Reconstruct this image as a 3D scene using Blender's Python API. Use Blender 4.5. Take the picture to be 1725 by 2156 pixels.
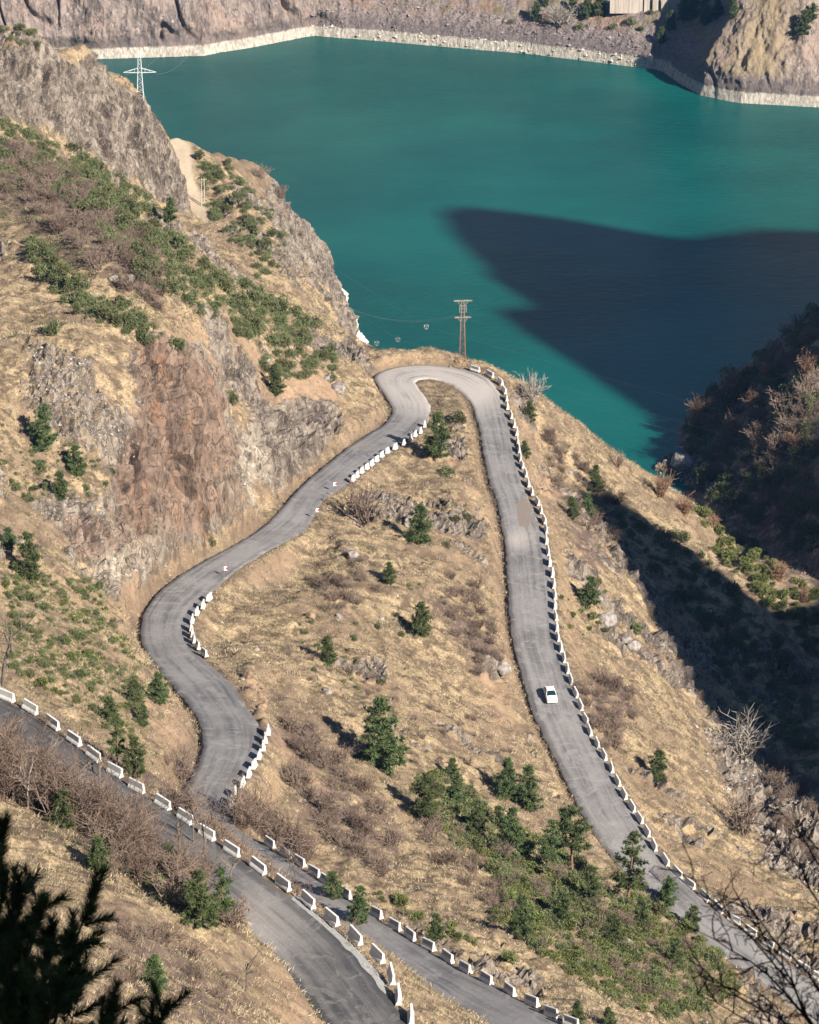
import bpy, math, random
import numpy as np
from mathutils import Vector, Matrix
from mathutils.bvhtree import BVHTree

for _o in list(bpy.data.objects):
    bpy.data.objects.remove(_o)
SC = bpy.context.scene
COL = SC.collection

# ------------------------------------------------------------------ camera, sky, sun, exposure
CAM_H = 235.0            # metres above the lake
TILT = math.radians(20.0)
cam_data = bpy.data.cameras.new("camera")
cam = bpy.data.objects.new("camera", cam_data)
COL.objects.link(cam)
cam.location = (0, 0, CAM_H)
cam.rotation_euler = (math.pi / 2 - TILT, 0, 0)
cam_data.sensor_fit = 'VERTICAL'
cam_data.sensor_height = 36.0
cam_data.lens = 118.68
cam_data.clip_start = 0.5
cam_data.clip_end = 6000
cam_data.dof.use_dof = True
cam_data.dof.focus_distance = 460
cam_data.dof.aperture_fstop = 11.0
SC.camera = cam

SUN_EL = math.radians(30.0)
TO_SUN = Vector((0.643 * math.cos(SUN_EL), -0.766 * math.cos(SUN_EL), math.sin(SUN_EL))).normalized()
world = bpy.data.worlds.new("World")
SC.world = world
world.use_nodes = True
wn = world.node_tree
wn.nodes.clear()
sky = wn.nodes.new('ShaderNodeTexSky')
sky.sky_type = 'NISHITA'
sky.sun_disc = False
sky.sun_elevation = SUN_EL
sky.sun_rotation = math.atan2(TO_SUN.x, TO_SUN.y)
sky.altitude = 600
sky.air_density = 1.0
sky.dust_density = 0.15
sky.ozone_density = 4.0
bg = wn.nodes.new('ShaderNodeBackground')
bg.inputs['Strength'].default_value = 0.055
wo = wn.nodes.new('ShaderNodeOutputWorld')
wn.links.new(sky.outputs[0], bg.inputs[0])
wn.links.new(bg.outputs[0], wo.inputs[0])

sun_data = bpy.data.lights.new("sun", 'SUN')
sun_data.energy = 5.0
sun_data.angle = math.radians(0.53)
sun_data.color = (1.0, 0.93, 0.83)
sun = bpy.data.objects.new("sun", sun_data)
COL.objects.link(sun)
sun.rotation_euler = TO_SUN.to_track_quat('Z', 'Y').to_euler()
sun.location = (300, -300, 500)

SC.view_settings.view_transform = 'Standard'
SC.view_settings.look = 'None'
SC.view_settings.exposure = 1.0
SC.view_settings.gamma = 1.0
SC.view_settings.use_curve_mapping = False
SC.render.engine = 'CYCLES'
SC.cycles.max_bounces = 5
SC.cycles.diffuse_bounces = 1
SC.cycles.glossy_bounces = 2
SC.cycles.transparent_max_bounces = 4

# ------------------------------------------------------------------ survey: sight lines from the viewpoint give ground positions
FPX, CX, CY = 7108.6, 862.5, 1078.0
ST, CT = math.sin(TILT), math.cos(TILT)


def ray(px, py):
    u = (np.asarray(px, float) - CX) / FPX
    v = (CY - np.asarray(py, float)) / FPX
    return u, CT + v * ST, -ST + v * CT


def at_z(px, py, z):
    """ground position on a sight line at altitude z"""
    dx, dy, dz = ray(px, py)
    t = (np.asarray(z, float) - CAM_H) / dz
    return dx * t, dy * t, np.asarray(z, float) + 0 * t


def at_y(px, py, y):
    dx, dy, dz = ray(px, py)
    t = np.asarray(y, float) / dy
    return dx * t, np.asarray(y, float) + 0 * t, CAM_H + dz * t


def to_px(x, y, z):
    zz = z - CAM_H
    f = y * CT - zz * ST
    v = y * ST + zz * CT
    return CX + FPX * x / f, CY - FPX * v / f


# ------------------------------------------------------------------ noise
def _hash(ix, iy, iz, seed):
    h = (ix * 374761393 + iy * 668265263 + iz * 2147483647 + seed * 974634777) & 0xFFFFFFFF
    h = ((h ^ (h >> 13)) * 1274126177) & 0xFFFFFFFF
    h = ((h ^ (h >> 16)) * 2246822519) & 0xFFFFFFFF
    return ((h ^ (h >> 15)) & 0xFFFFFF) / float(0xFFFFFF)


def vnoise(x, y, z=None, seed=0):
    x = np.asarray(x, float)
    y = np.asarray(y, float)
    xi = np.floor(x).astype(np.int64)
    yi = np.floor(y).astype(np.int64)
    fx, fy = x - xi, y - yi
    fx = fx * fx * fx * (fx * (fx * 6 - 15) + 10)
    fy = fy * fy * fy * (fy * (fy * 6 - 15) + 10)
    if z is None:
        o = np.zeros_like(xi)
        a = _hash(xi, yi, o, seed)
        b = _hash(xi + 1, yi, o, seed)
        c = _hash(xi, yi + 1, o, seed)
        d = _hash(xi + 1, yi + 1, o, seed)
        return (a + (b - a) * fx) * (1 - fy) + (c + (d - c) * fx) * fy
    z = np.asarray(z, float)
    zi = np.floor(z).astype(np.int64)
    fz = z - zi
    fz = fz * fz * (3 - 2 * fz)
    r = 0
    for k, wz in ((0, 1 - fz), (1, fz)):
        a = _hash(xi, yi, zi + k, seed)
        b = _hash(xi + 1, yi, zi + k, seed)
        c = _hash(xi, yi + 1, zi + k, seed)
        d = _hash(xi + 1, yi + 1, zi + k, seed)
        r = r + ((a + (b - a) * fx) * (1 - fy) + (c + (d - c) * fx) * fy) * wz
    return r


def fbm(x, y, z=None, oct=4, seed=0, gain=0.5):
    s, a, n = 0, 1.0, 0
    for k in range(oct):
        f = 2.03 ** k
        s = s + a * (vnoise(x * f + 17.3 * k, y * f - 9.1 * k, None if z is None else z * f + 5.7 * k, seed + k) - 0.5) * 2
        n += a
        a *= gain
    return s / n


def ridged(x, y, z=None, oct=4, seed=0):
    s, a, n = 0, 1.0, 0
    for k in range(oct):
        f = 2.1 ** k
        v = vnoise(x * f + 11.3 * k, y * f - 4.1 * k, None if z is None else z * f + 3.3 * k, seed + k)
        s = s + a * (1 - np.abs(v * 2 - 1))
        n += a
        a *= 0.5
    return s / n


def sstep(a, b, x):
    t = np.clip((x - a) / (b - a), 0, 1)
    return t * t * (3 - 2 * t)


def in_poly(px, py, poly):
    inside = np.zeros(px.shape, bool)
    n = len(poly)
    for i in range(n):
        x0, y0 = poly[i]
        x1, y1 = poly[(i + 1) % n]
        if y0 == y1:
            continue
        c = ((y0 > py) != (y1 > py)) & (px < (x1 - x0) * (py - y0) / (y1 - y0) + x0)
        inside ^= c
    return inside


# ------------------------------------------------------------------ mesh / object helpers
def mesh_np(name, verts, faces, mats=(), smooth=False, mat_idx=None, attrs=None):
    """faces: (n,3) or (n,4) array, or list of such arrays"""
    me = bpy.data.meshes.new(name)
    verts = np.asarray(verts, np.float32).reshape(-1, 3)
    fl = faces if isinstance(faces, list) and len(faces) and hasattr(faces[0], 'shape') else [faces]
    fl = [np.asarray(f, np.int32) for f in fl if len(f)]
    me.vertices.add(len(verts))
    me.vertices.foreach_set('co', verts.ravel())
    tot = sum(f.size for f in fl)
    npoly = sum(len(f) for f in fl)
    me.loops.add(tot)
    me.loops.foreach_set('vertex_index', np.concatenate([f.ravel() for f in fl]))
    me.polygons.add(npoly)
    starts, o = [], 0
    for f in fl:
        starts.append(o + np.arange(len(f)) * f.shape[1])
        o += f.size
    me.polygons.foreach_set('loop_start', np.concatenate(starts).astype(np.int32))
    for m in mats:
        me.materials.append(m)
    if mat_idx is not None:
        me.polygons.foreach_set('material_index', np.asarray(mat_idx, np.int32))
    me.polygons.foreach_set('use_smooth', np.full(npoly, bool(smooth)))
    for an, av in (attrs or {}).items():
        av = np.asarray(av, np.float32)
        if av.ndim == 1:
            a = me.attributes.new(an, 'FLOAT', 'POINT')
            a.data.foreach_set('value', av)
        else:
            a = me.attributes.new(an, 'FLOAT_COLOR', 'POINT')
            if av.shape[1] == 3:
                av = np.concatenate([av, np.ones((len(av), 1), np.float32)], 1)
            a.data.foreach_set('color', av.ravel())
    me.update(calc_edges=True)
    return me


def link(name, data, parent=None, loc=None, rot=None, scale=None):
    o = bpy.data.objects.new(name, data)
    COL.objects.link(o)
    if loc is not None:
        o.location = loc
    if rot is not None:
        o.rotation_euler = rot
    if scale is not None:
        o.scale = scale if hasattr(scale, '__len__') else (scale,) * 3
    if parent is not None:
        o.parent = parent
    return o


def tag(o, label=None, cat=None, group=None, kind=None):
    if label: o['label'] = label
    if cat: o['category'] = cat
    if group: o['group'] = group
    if kind: o['kind'] = kind
    return o


def copy_thing(src, children=True):
    c = src.copy()
    COL.objects.link(c)
    for ch in (list(src.children) if children else []):
        d = ch.copy()
        COL.objects.link(d)
        d.parent = c
        for g in ch.children:
            e = g.copy()
            COL.objects.link(e)
            e.parent = d
    return c


class MB:
    """collects simple solids into one mesh"""
    def __init__(s):
        s.v, s.q, s.t, s.n = [], [], [], 0

    def add(s, v, quads=(), tris=()):
        v = np.asarray(v, float).reshape(-1, 3)
        if len(quads): s.q.append(np.asarray(quads, int).reshape(-1, 4) + s.n)
        if len(tris): s.t.append(np.asarray(tris, int).reshape(-1, 3) + s.n)
        s.v.append(v)
        s.n += len(v)

    def box(s, c, size, R=None):
        sx, sy, sz = [k / 2 for k in size]
        v = np.array([(x, y, z) for x in (-sx, sx) for y in (-sy, sy) for z in (-sz, sz)])
        if R is not None:
            v = v @ np.array(R).T
        s.add(v + np.array(c), [(0, 1, 3, 2), (4, 6, 7, 5), (0, 4, 5, 1), (2, 3, 7, 6), (0, 2, 6, 4), (1, 5, 7, 3)])

    def bar(s, a, b, r0, r1=None, n=4):
        a, b = np.array(a, float), np.array(b, float)
        r1 = r0 if r1 is None else r1
        d = b - a
        L = np.linalg.norm(d)
        if L < 1e-9: return
        d /= L
        h = np.array((0, 0, 1.0)) if abs(d[2]) < 0.9 else np.array((1.0, 0, 0))
        e1 = np.cross(d, h); e1 /= np.linalg.norm(e1)
        e2 = np.cross(d, e1)
        an = np.arange(n) * 2 * np.pi / n + np.pi / 4
        ring = np.cos(an)[:, None] * e1 + np.sin(an)[:, None] * e2
        v = np.concatenate([a + ring * r0, b + ring * r1])
        q = [(i, (i + 1) % n, n + (i + 1) % n, n + i) for i in range(n)]
        s.add(v, q)
        if n == 4:
            s.q.append(np.array([(0, 3, 2, 1), (4, 5, 6, 7)]) + s.n - 8)

    def path(s, pts, radii, n=5):
        pts = np.asarray(pts, float)
        radii = np.broadcast_to(np.asarray(radii, float), (len(pts),))
        tang = np.gradient(pts, axis=0)
        rings = []
        for p, t, r in zip(pts, tang, radii):
            t = t / (np.linalg.norm(t) + 1e-12)
            h = np.array((0, 0, 1.0)) if abs(t[2]) < 0.95 else np.array((1.0, 0, 0))
            e1 = np.cross(t, h); e1 /= np.linalg.norm(e1)
            e2 = np.cross(t, e1)
            an = np.arange(n) * 2 * np.pi / n
            rings.append(p + r * (np.cos(an)[:, None] * e1 + np.sin(an)[:, None] * e2))
        m = len(pts)
        q = [(k * n + i, k * n + (i + 1) % n, (k + 1) * n + (i + 1) % n, (k + 1) * n + i) for k in range(m - 1) for i in range(n)]
        s.add(np.concatenate(rings), q)

    def mesh(s, name, mats, smooth=False):
        fs = ([np.concatenate(s.q)] if s.q else []) + ([np.concatenate(s.t)] if s.t else [])
        return mesh_np(name, np.concatenate(s.v), fs, mats, smooth)


# ------------------------------------------------------------------ material helpers
def new_mat(name):
    m = bpy.data.materials.new(name)
    m.use_nodes = True
    nt = m.node_tree
    nt.nodes.clear()
    out = nt.nodes.new('ShaderNodeOutputMaterial')
    b = nt.nodes.new('ShaderNodeBsdfPrincipled')
    nt.links.new(b.outputs[0], out.inputs[0])
    return m, nt, b


class NT:
    def __init__(s, nt):
        s.nt = nt
        s.geo = nt.nodes.new('ShaderNodeNewGeometry')
        s.pos = s.geo.outputs['Position']

    def link(s, a, b):
        s.nt.links.new(a, b)

    def _in(s, sock, v):
        if isinstance(v, (int, float)):
            sock.default_value = v
        elif isinstance(v, (tuple, list)):
            sock.default_value = tuple(v) + ((1.0,) if len(v) == 3 and len(sock.default_value) == 4 else ())
        else:
            s.nt.links.new(v, sock)

    def attr(s, name, col=False):
        n = s.nt.nodes.new('ShaderNodeAttribute')
        n.attribute_name = name
        return n.outputs['Color' if col else 'Fac']

    def vmul(s, vec, v):
        n = s.nt.nodes.new('ShaderNodeVectorMath')
        n.operation = 'MULTIPLY'
        s._in(n.inputs[0], vec)
        n.inputs[1].default_value = v
        return n.outputs[0]

    def comb(s, x, y, z=0.0):
        n = s.nt.nodes.new('ShaderNodeCombineXYZ')
        for i, k in enumerate((x, y, z)):
            s._in(n.inputs[i], k)
        return n.outputs[0]

    def noise(s, scale, detail=4, rough=0.6, vec=None, dist=0.0):
        n = s.nt.nodes.new('ShaderNodeTexNoise')
        n.inputs['Scale'].default_value = scale
        n.inputs['Detail'].default_value = detail
        n.inputs['Roughness'].default_value = rough
        n.inputs['Distortion'].default_value = dist
        s._in(n.inputs['Vector'], s.pos if vec is None else vec)
        return n.outputs['Fac']

    def voro(s, scale, vec=None, out='Distance', feature='F1'):
        n = s.nt.nodes.new('ShaderNodeTexVoronoi')
        n.feature = feature
        n.inputs['Scale'].default_value = scale
        s._in(n.inputs['Vector'], s.pos if vec is None else vec)
        return n.outputs[out]

    def ramp(s, fac, a, b):
        n = s.nt.nodes.new('ShaderNodeMapRange')
        n.interpolation_type = 'SMOOTHSTEP'
        s._in(n.inputs[0], fac)
        n.inputs[1].default_value = a
        n.inputs[2].default_value = b
        return n.outputs[0]

    def math(s, op, a, b=0.0):
        n = s.nt.nodes.new('ShaderNodeMath')
        n.operation = op
        s._in(n.inputs[0], a)
        s._in(n.inputs[1], b)
        return n.outputs[0]

    def mix(s, f, a, b, blend='MIX'):
        n = s.nt.nodes.new('ShaderNodeMix')
        n.data_type = 'RGBA'
        n.blend_type = blend
        s._in(n.inputs[0], f)
        s._in(n.inputs[6], a)
        s._in(n.inputs[7], b)
        return n.outputs[2]

    def bump(s, h, strength=0.5, dist=0.1, prev=None):
        n = s.nt.nodes.new('ShaderNodeBump')
        n.inputs['Strength'].default_value = strength
        n.inputs['Distance'].default_value = dist
        s._in(n.inputs['Height'], h)
        if prev is not None:
            s.nt.links.new(prev, n.inputs['Normal'])
        return n.outputs[0]


def simple_mat(name, col, rough=0.8, var=0.25, scale=3.0, metallic=0.0, spec=0.3, bump=0.0):
    m, nt, b = new_mat(name)
    k = NT(nt)
    n = k.noise(scale, 4, 0.65)
    c0 = tuple(c * (1 - var) for c in col)
    c1 = tuple(min(1, c * (1 + var)) for c in col)
    k.link(k.mix(k.ramp(n, 0.3, 0.7), c0, c1), b.inputs['Base Color'])
    b.inputs['Roughness'].default_value = rough
    b.inputs['Metallic'].default_value = metallic
    b.inputs['Specular IOR Level'].default_value = spec
    if bump:
        k.link(k.bump(n, 0.6, bump), b.inputs['Normal'])
    return m

# ------------------------------------------------------------------ survey of the roads: (edge a, edge b, altitude)
ROAD_A = [  # the switchback road: far bend, hairpin, long straight down to the valley
    (1440, 2330, 1520, 2290, 79), (1270, 2245, 1370, 2215, 77.5), (1095, 2190, 1200, 2160, 75.5), (962, 2130, 1066, 2092, 73.8),
    (830, 2045, 935, 2022, 72.2), (690, 1960, 786, 1930, 70.4), (580, 1890, 678, 1860, 69), (490, 1835, 592, 1802, 68),
    (420, 1785, 530, 1765, 67.3), (388, 1730, 488, 1728, 66.7), (388, 1670, 480, 1697, 66.3), (412, 1620, 512, 1640, 65.5),
    (425, 1590, 531, 1610, 65), (428, 1555, 545, 1575, 64.5), (420, 1518, 543, 1530, 63.8), (398, 1480, 518, 1486, 63),
    (370, 1449, 487, 1440, 62.3), (338, 1408, 452, 1409, 61.7), (310, 1376, 422, 1382, 61.1), (298, 1336, 399, 1352, 60.4),
    (303, 1294, 394, 1322, 59.8), (330, 1252, 408, 1287, 59.2), (375, 1214, 437, 1255, 58.5), (436, 1177, 490, 1205, 57.4),
    (493, 1147, 552, 1165, 56.3), (551, 1112, 605, 1136, 55.3), (591, 1072, 645, 1111, 54.3), (631, 1027, 678, 1055, 53),
    (676, 987, 730, 1018, 51.9), (721, 951, 785, 978, 50.8), (771, 916, 838, 940, 49.9), (811, 891, 876, 912, 49.2),
    (828, 864, 902, 882, 48.8), (815, 836, 904, 850, 48.6), (796, 808, 885, 822, 48.6), (790, 795, 874, 806, 48.6),
    (800, 782, 878, 800, 48.6), (830, 774, 890, 797, 48.6), (872, 769, 905, 796.5, 48.6), (925, 770, 925, 799, 48.5),
    (985, 780, 950, 808, 48.4), (1026, 797, 972, 824, 48.2), (1050, 825, 992, 847, 47.9), (1066, 872, 1007, 890, 47.5),
    (1080, 925, 1018, 943, 47), (1092, 985, 1028, 1000, 46.4), (1108, 1040, 1046, 1052, 45.8), (1126, 1078, 1056, 1090, 45.3),
    (1146, 1134, 1064, 1140, 44.6), (1157, 1199, 1070, 1205, 43.9), (1165, 1269, 1073, 1275, 43), (1172, 1320, 1080, 1335, 42.3),
    (1184, 1379, 1092, 1390, 41.5), (1204, 1439, 1108, 1447, 40.7), (1223, 1494, 1124, 1496, 40), (1245, 1544, 1147, 1548, 39.3),
    (1280, 1609, 1179, 1612, 38.4), (1313, 1678, 1216, 1690, 37.4), (1345, 1730, 1252, 1752, 36.6), (1375, 1783, 1291, 1803, 35.8),
    (1405, 1822, 1318, 1842, 35.2), (1450, 1867, 1362, 1886, 34.4), (1508, 1920, 1416, 1942, 33.4), (1575, 1968, 1483, 1992, 32.4),
    (1650, 2022, 1555, 2046, 31.4), (1723, 2072, 1625, 2098, 30.3), (1820, 2140, 1720, 2168, 29), (1950, 2230, 1850, 2260, 27.3)]
ROAD_B = [  # the upper road nearest the viewpoint
    (-560, 1345, -440, 1292, 104.5), (-370, 1415, -250, 1364, 103.6), (-180, 1490, -60, 1440, 102.6), (-85, 1530, 40, 1490, 102), (0, 1588, 130, 1553, 101.5), (80, 1648, 212, 1610, 101),
    (180, 1714, 315, 1681, 100.4), (295, 1790, 430, 1754, 99.8), (418, 1880, 553, 1846, 99.1), (492, 1942, 629, 1906, 98.6),
    (560, 2003, 704, 1971, 98.1), (618, 2066, 765, 2037, 97.6), (664, 2122, 815, 2098, 97.1), (705, 2180, 860, 2155, 96.6),
    (770, 2290, 930, 2260, 95.8), (850, 2420, 1010, 2390, 95)]
TRACK_C = [  # the dirt track round the foot of the crag
    (366, 480, 378, 496, 47.6), (394, 468, 408, 486, 48.4), (407, 450, 430, 459, 49), (405, 432, 428, 430, 49.8), (393, 408, 414, 401, 51), (382, 378, 401, 371, 52.8),
    (378, 345, 399, 338, 54.5), (368, 312, 394, 304, 56), (350, 298, 372, 290, 57)]


def road_points(st, step=0.5):
    st = np.array(st, float)
    A = np.stack(at_z(st[:, 0], st[:, 1], st[:, 4]), 1)
    B = np.stack(at_z(st[:, 2], st[:, 3], st[:, 4]), 1)
    P = np.concatenate([A, B], 1)
    n = len(P)
    out = []
    for i in range(n - 1):
        p0, p1, p2, p3 = P[max(i - 1, 0)], P[i], P[i + 1], P[min(i + 2, n - 1)]
        L = 0.5 * (np.linalg.norm(p2[:3] - p1[:3]) + np.linalg.norm(p2[3:] - p1[3:]))
        m = max(2, int(L / step))
        for t in np.arange(m) / m:
            out.append(0.5 * ((2 * p1) + (-p0 + p2) * t + (2 * p0 - 5 * p1 + 4 * p2 - p3) * t * t + (-p0 + 3 * p1 - 3 * p2 + p3) * t ** 3))
    out.append(P[-1])
    out = np.array(out)
    for _ in range(3):
        out[1:-1] = 0.25 * out[:-2] + 0.5 * out[1:-1] + 0.25 * out[2:]
    return out[:, :3], out[:, 3:]


RA = road_points(ROAD_A)
RB = road_points(ROAD_B)
RC = road_points(TRACK_C)

# ------------------------------------------------------------------ survey of the ground: (sight line, altitude) and (sight line, distance)
GZ = [
    # berm and slopes beyond the hairpin, down to the lake
    (810, 760, 50), (835, 746, 50.6), (870, 742, 50.6), (930, 748, 50.2), (970, 760, 49.5), (1010, 772, 48.8), (1043, 788, 48.2),
    (790, 757, 50), (770, 735, 44), (750, 712, 36), (735, 695, 22), (722, 680, 9), (715, 670, 0.5),
    (1090, 815, 44), (1120, 832, 40), (1160, 862, 36), (1190, 890, 33), (1230, 925, 29), (1280, 965, 25), (1330, 1000, 20), (1390, 1050, 14),
    (1450, 1085, 10), (1520, 1130, 14), (1600, 1190, 19), (1725, 1290, 14.5), (1850, 1390, 12), (1725, 1395, 8.5), (1640, 1310, 13.5), (1560, 1220, 17.5),
    (1150, 960, 38), (1180, 1060, 37), (1250, 1250, 36.5), (1250, 1100, 33), (1350, 1240, 28), (1450, 1300, 21), (1400, 1150, 23), (1500, 1230, 20.5), (1560, 1290, 18.5), (1650, 1370, 15),
    (1650, 1450, 10), (1725, 1500, 12), (1480, 1490, 20), (1350, 1450, 32), (1600, 1600, 15), (1725, 1650, 12), (1500, 1700, 25), (1400, 1600, 31.5),
    (1725, 1800, 19), (1600, 1850, 26), (1725, 1950, 26), (1850, 1900, 22), (1850, 1700, 14), (1850, 1500, 14),
    # nose between the two legs of the road
    (940, 850, 49), (960, 950, 49), (900, 960, 49), (980, 1100, 47.5), (850, 1080, 51), (1000, 1250, 46), (800, 1200, 53), (620, 1250, 58), (900, 1400, 48.5),
    (600, 1400, 60), (1030, 1500, 44), (700, 1600, 58), (1150, 1650, 40), (900, 1750, 54), (1050, 1900, 55), (1250, 1850, 42), (1200, 2000, 58), (1380, 2010, 44), (1450, 2100, 46), (1600, 2180, 40),
    (1300, 2156, 63), (1500, 2250, 52),
    # flank below the crag
    (750, 850, 52.5), (770, 800, 52), (700, 900, 53), (600, 950, 58), (520, 1050, 57), (450, 1130, 59.5), (380, 1180, 61), (320, 1215, 63), (270, 1260, 65), (255, 1320, 66),
    # hillside left of the lower bend
    (270, 1400, 68), (330, 1480, 66), (395, 1560, 68), (380, 1630, 70), (200, 1450, 76), (150, 1550, 80), (100, 1430, 80), (300, 1600, 80), (250, 1600, 86),
    # bank above the upper road and the meadow under the viewpoint
    (0, 1700, 109), (-100, 1750, 115), (150, 1800, 108), (0, 1900, 122), (0, 2156, 140), (300, 1900, 107), (300, 2156, 126), (500, 2050, 105), (500, 2156, 113), (640, 2156, 101.5),
    (-150, 2000, 135), (-150, 2300, 155), (0, 2400, 156), (400, 2400, 138), (700, 2350, 112),
    # bank below the upper road
    (800, 2052, 84.5), (870, 2100, 84.5), (940, 2152, 82), (1020, 2230, 85), (720, 1985, 84), (630, 1905, 84), (540, 1832, 84.5), (430, 1748, 86), (310, 1672, 89), (130, 1548, 93),
    # shores
    (700, 610, 1), (692, 595, 6), (695, 575, 9), (685, 545, 15), (650, 500, 24), (600, 440, 34), (560, 370, 42), (500, 350, 47), (430, 312, 54),
    (1410, 985, 0.3), (1440, 1000, 0.0), (1440, 1050, -0.5), (1460, 1120, 0.6),
]
GY = [
    # the crag: top edge, foot
    (-60, 75, 632), (0, 85, 635), (100, 95, 640), (200, 130, 655), (300, 205, 668), (335, 255, 682), (355, 292, 700),
    (-60, 105, 648), (0, 112, 650), (100, 122, 655), (200, 158, 670), (300, 235, 683), (335, 290, 696),
    (-60, 215, 612), (0, 230, 618), (100, 255, 628), (200, 312, 645), (300, 380, 661), (350, 425, 677), (383, 452, 690),
    # hillside below it
    (0, 350, 600), (200, 400, 592), (300, 480, 600), (400, 500, 590), (480, 480, 660), (600, 500, 692), (500, 420, 700), (450, 380, 715), (560, 440, 715),
    (0, 450, 572), (200, 500, 545), (400, 600, 525), (500, 600, 560), (600, 600, 618), (660, 600, 680), (680, 650, 690), (640, 560, 700),
    (0, 540, 545), (120, 600, 515), (200, 650, 492), (300, 680, 500), (400, 720, 492), (500, 720, 540), (600, 700, 568), (680, 720, 600), (730, 740, 605),
    (0, 700, 485), (100, 760, 470), (200, 750, 474), (200, 1000, 455), (300, 750, 482), (330, 1000, 464), (400, 900, 477), (400, 1080, 470),
    (450, 800, 497), (480, 930, 496), (600, 850, 533), (680, 820, 553), (560, 900, 520),
    (0, 850, 460), (0, 1000, 442), (0, 1100, 425), (100, 1000, 450), (100, 1150, 430), (200, 1190, 438), (0, 1200, 412), (100, 1280, 405), (0, 1300, 392), (0, 1400, 366), (180, 1320, 412),
    (-120, 1200, 400), (-120, 900, 440), (-120, 600, 520), (-120, 400, 580),
    # the dark hill across the inlet
    (1600, 900, 660), (1725, 1000, 625), (1725, 1180, 585), (1620, 1080, 628), (1500, 1000, 662), (1500, 900, 690), (1725, 800, 655), (1725, 708, 692), (1690, 728, 692), (1600, 785, 692),
    (1570, 815, 693), (1500, 848, 695), (1460, 884, 703), (1440, 898, 708), (1850, 650, 690), (1850, 800, 650),
]
GW = [  # ground out of sight: (x, y, z)
    (0, 640, 8), (0, 665, -8), (18, 650, -3), (28, 642, 2), (28, 665, -10), (40, 632, -1), (50, 630, -3), (58, 625, -3), (66, 605, 3), (75, 585, 5), (88, 565, 9), (100, 545, 13),
    (-14, 720, -4), (-10, 780, -10), (-18, 800, -8), (-26, 812, -10), (-40, 800, -5), (-52, 790, -2), (-60, 765, 2), (-70, 745, 12), (-80, 700, 60), (-80, 730, 18), (-95, 680, 72), (-100, 720, 22), (-110, 690, 60),
    (-60, 820, -12), (-110, 780, -10), (-130, 700, 62), (0, 850, -20), (60, 850, -20), (120, 850, -20),
    (70, 730, -2), (85, 745, -2), (100, 760, -3), (58, 718, -3), (95, 715, 26), (120, 715, 38), (115, 650, 36), (110, 600, 24), (120, 560, 28), (110, 500, 24), (95, 450, 24), (80, 400, 27),
    (-130, 600, 104), (-125, 500, 110), (-110, 420, 112), (-95, 350, 122), (-80, 280, 140), (-70, 200, 172), (-60, 120, 195),
    (0, 150, 140), (0, 100, 168), (0, 50, 200), (0, 24, 214), (0, 0, 232.5), (25, 100, 160), (25, 200, 110), (45, 240, 85), (60, 300, 55), (60, 150, 120), (60, 50, 190), (-40, 100, 176), (-40, 20, 222), (40, 0, 228), (0, -40, 250),
    (40, 270, 88), (60, 350, 36), (75, 330, 30), (100, 300, 40),
    (18, 268, 86),
]
pts = [at_z(a, b, c) for a, b, c in GZ] + [at_y(a, b, c) for a, b, c in GY] + GW
pts = [tuple(float(k) for k in p) for p in pts]
for st in (ROAD_A, ROAD_B, TRACK_C):
    for lx, ly, rx, ry, z in st:
        pts.append(tuple(float(k) for k in at_z((lx + rx) / 2, (ly + ry) / 2, z)))
pts = np.array(pts)


def tps_fit(p, lam):
    xy = p[:, :2] / 100.0
    n = len(p)
    r2 = ((xy[:, None] - xy[None]) ** 2).sum(2)
    K = 0.5 * r2 * np.log(r2 + 1e-12) + lam * np.eye(n)
    Pm = np.concatenate([np.ones((n, 1)), xy], 1)
    M = np.block([[K, Pm], [Pm.T, np.zeros((3, 3))]])
    return xy, np.linalg.solve(M, np.concatenate([p[:, 2], np.zeros(3)]))


TX, TW = tps_fit(pts, 2e-4)


def tps(x, y):
    x = np.asarray(x, float) / 100
    y = np.asarray(y, float) / 100
    sh = x.shape
    q = np.stack([x.ravel(), y.ravel()], 1)
    out = np.empty(len(q))
    for i in range(0, len(q), 20000):
        c = q[i:i + 20000]
        r2 = ((c[:, None] - TX[None]) ** 2).sum(2)
        out[i:i + 20000] = (0.5 * r2 * np.log(r2 + 1e-12)) @ TW[:-3] + TW[-3] + c @ TW[-2:]
    return out.reshape(sh)


# mountain on the sunny side whose shadow lies on the lake
CREST = np.array([(0, -60), (200, 40), (280, 95), (320, 152), (340, 188), (357, 222), (361, 238), (373, 255), (386, 275), (397, 270), (401, 262), (405, 238), (412, 236), (420, 241), (433, 252), (445, 258), (460, 268), (474, 275), (482, 281), (487, 284.5), (491, 288.5), (496, 295),
                  (502, 306), (508, 316), (516, 331), (520, 337), (523, 342.5), (529, 341), (533.5, 340.5), (538, 349), (542, 357.5), (546, 358), (551.5, 366), (561, 377), (572, 387), (577, 389), (582, 388), (590, 378.6), (595.5, 371), (599, 363), (601.4, 356),
                  (606, 351.5), (614.5, 351), (627.5, 348.5), (638, 341.6), (660, 344), (700, 343), (800, 330), (950, 250), (1200, 100)], float)
CREST_U = -80.0


def mountain(x, y):
    s = x * 0.766 + y * 0.643
    u = x * 0.643 - y * 0.766
    c = np.interp(s, CREST[:, 0], CREST[:, 1]) + 0.5774 * CREST_U
    dd = u - CREST_U
    return c - np.where(dd < 0, -dd * 1.15, dd * 0.62)


# ------------------------------------------------------------------ fine ground raster
GX0, GY0, GS = -136.0, 150.0, 0.45
NX, NY = 612, 1500
gx = GX0 + GS * np.arange(NX)
gy = GY0 + GS * np.arange(NY)
cx = np.linspace(gx[0], gx[-1], 123)
cy = np.linspace(gy[0], gy[-1], 300)
Hc = tps(*np.meshgrid(cx, cy))


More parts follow.
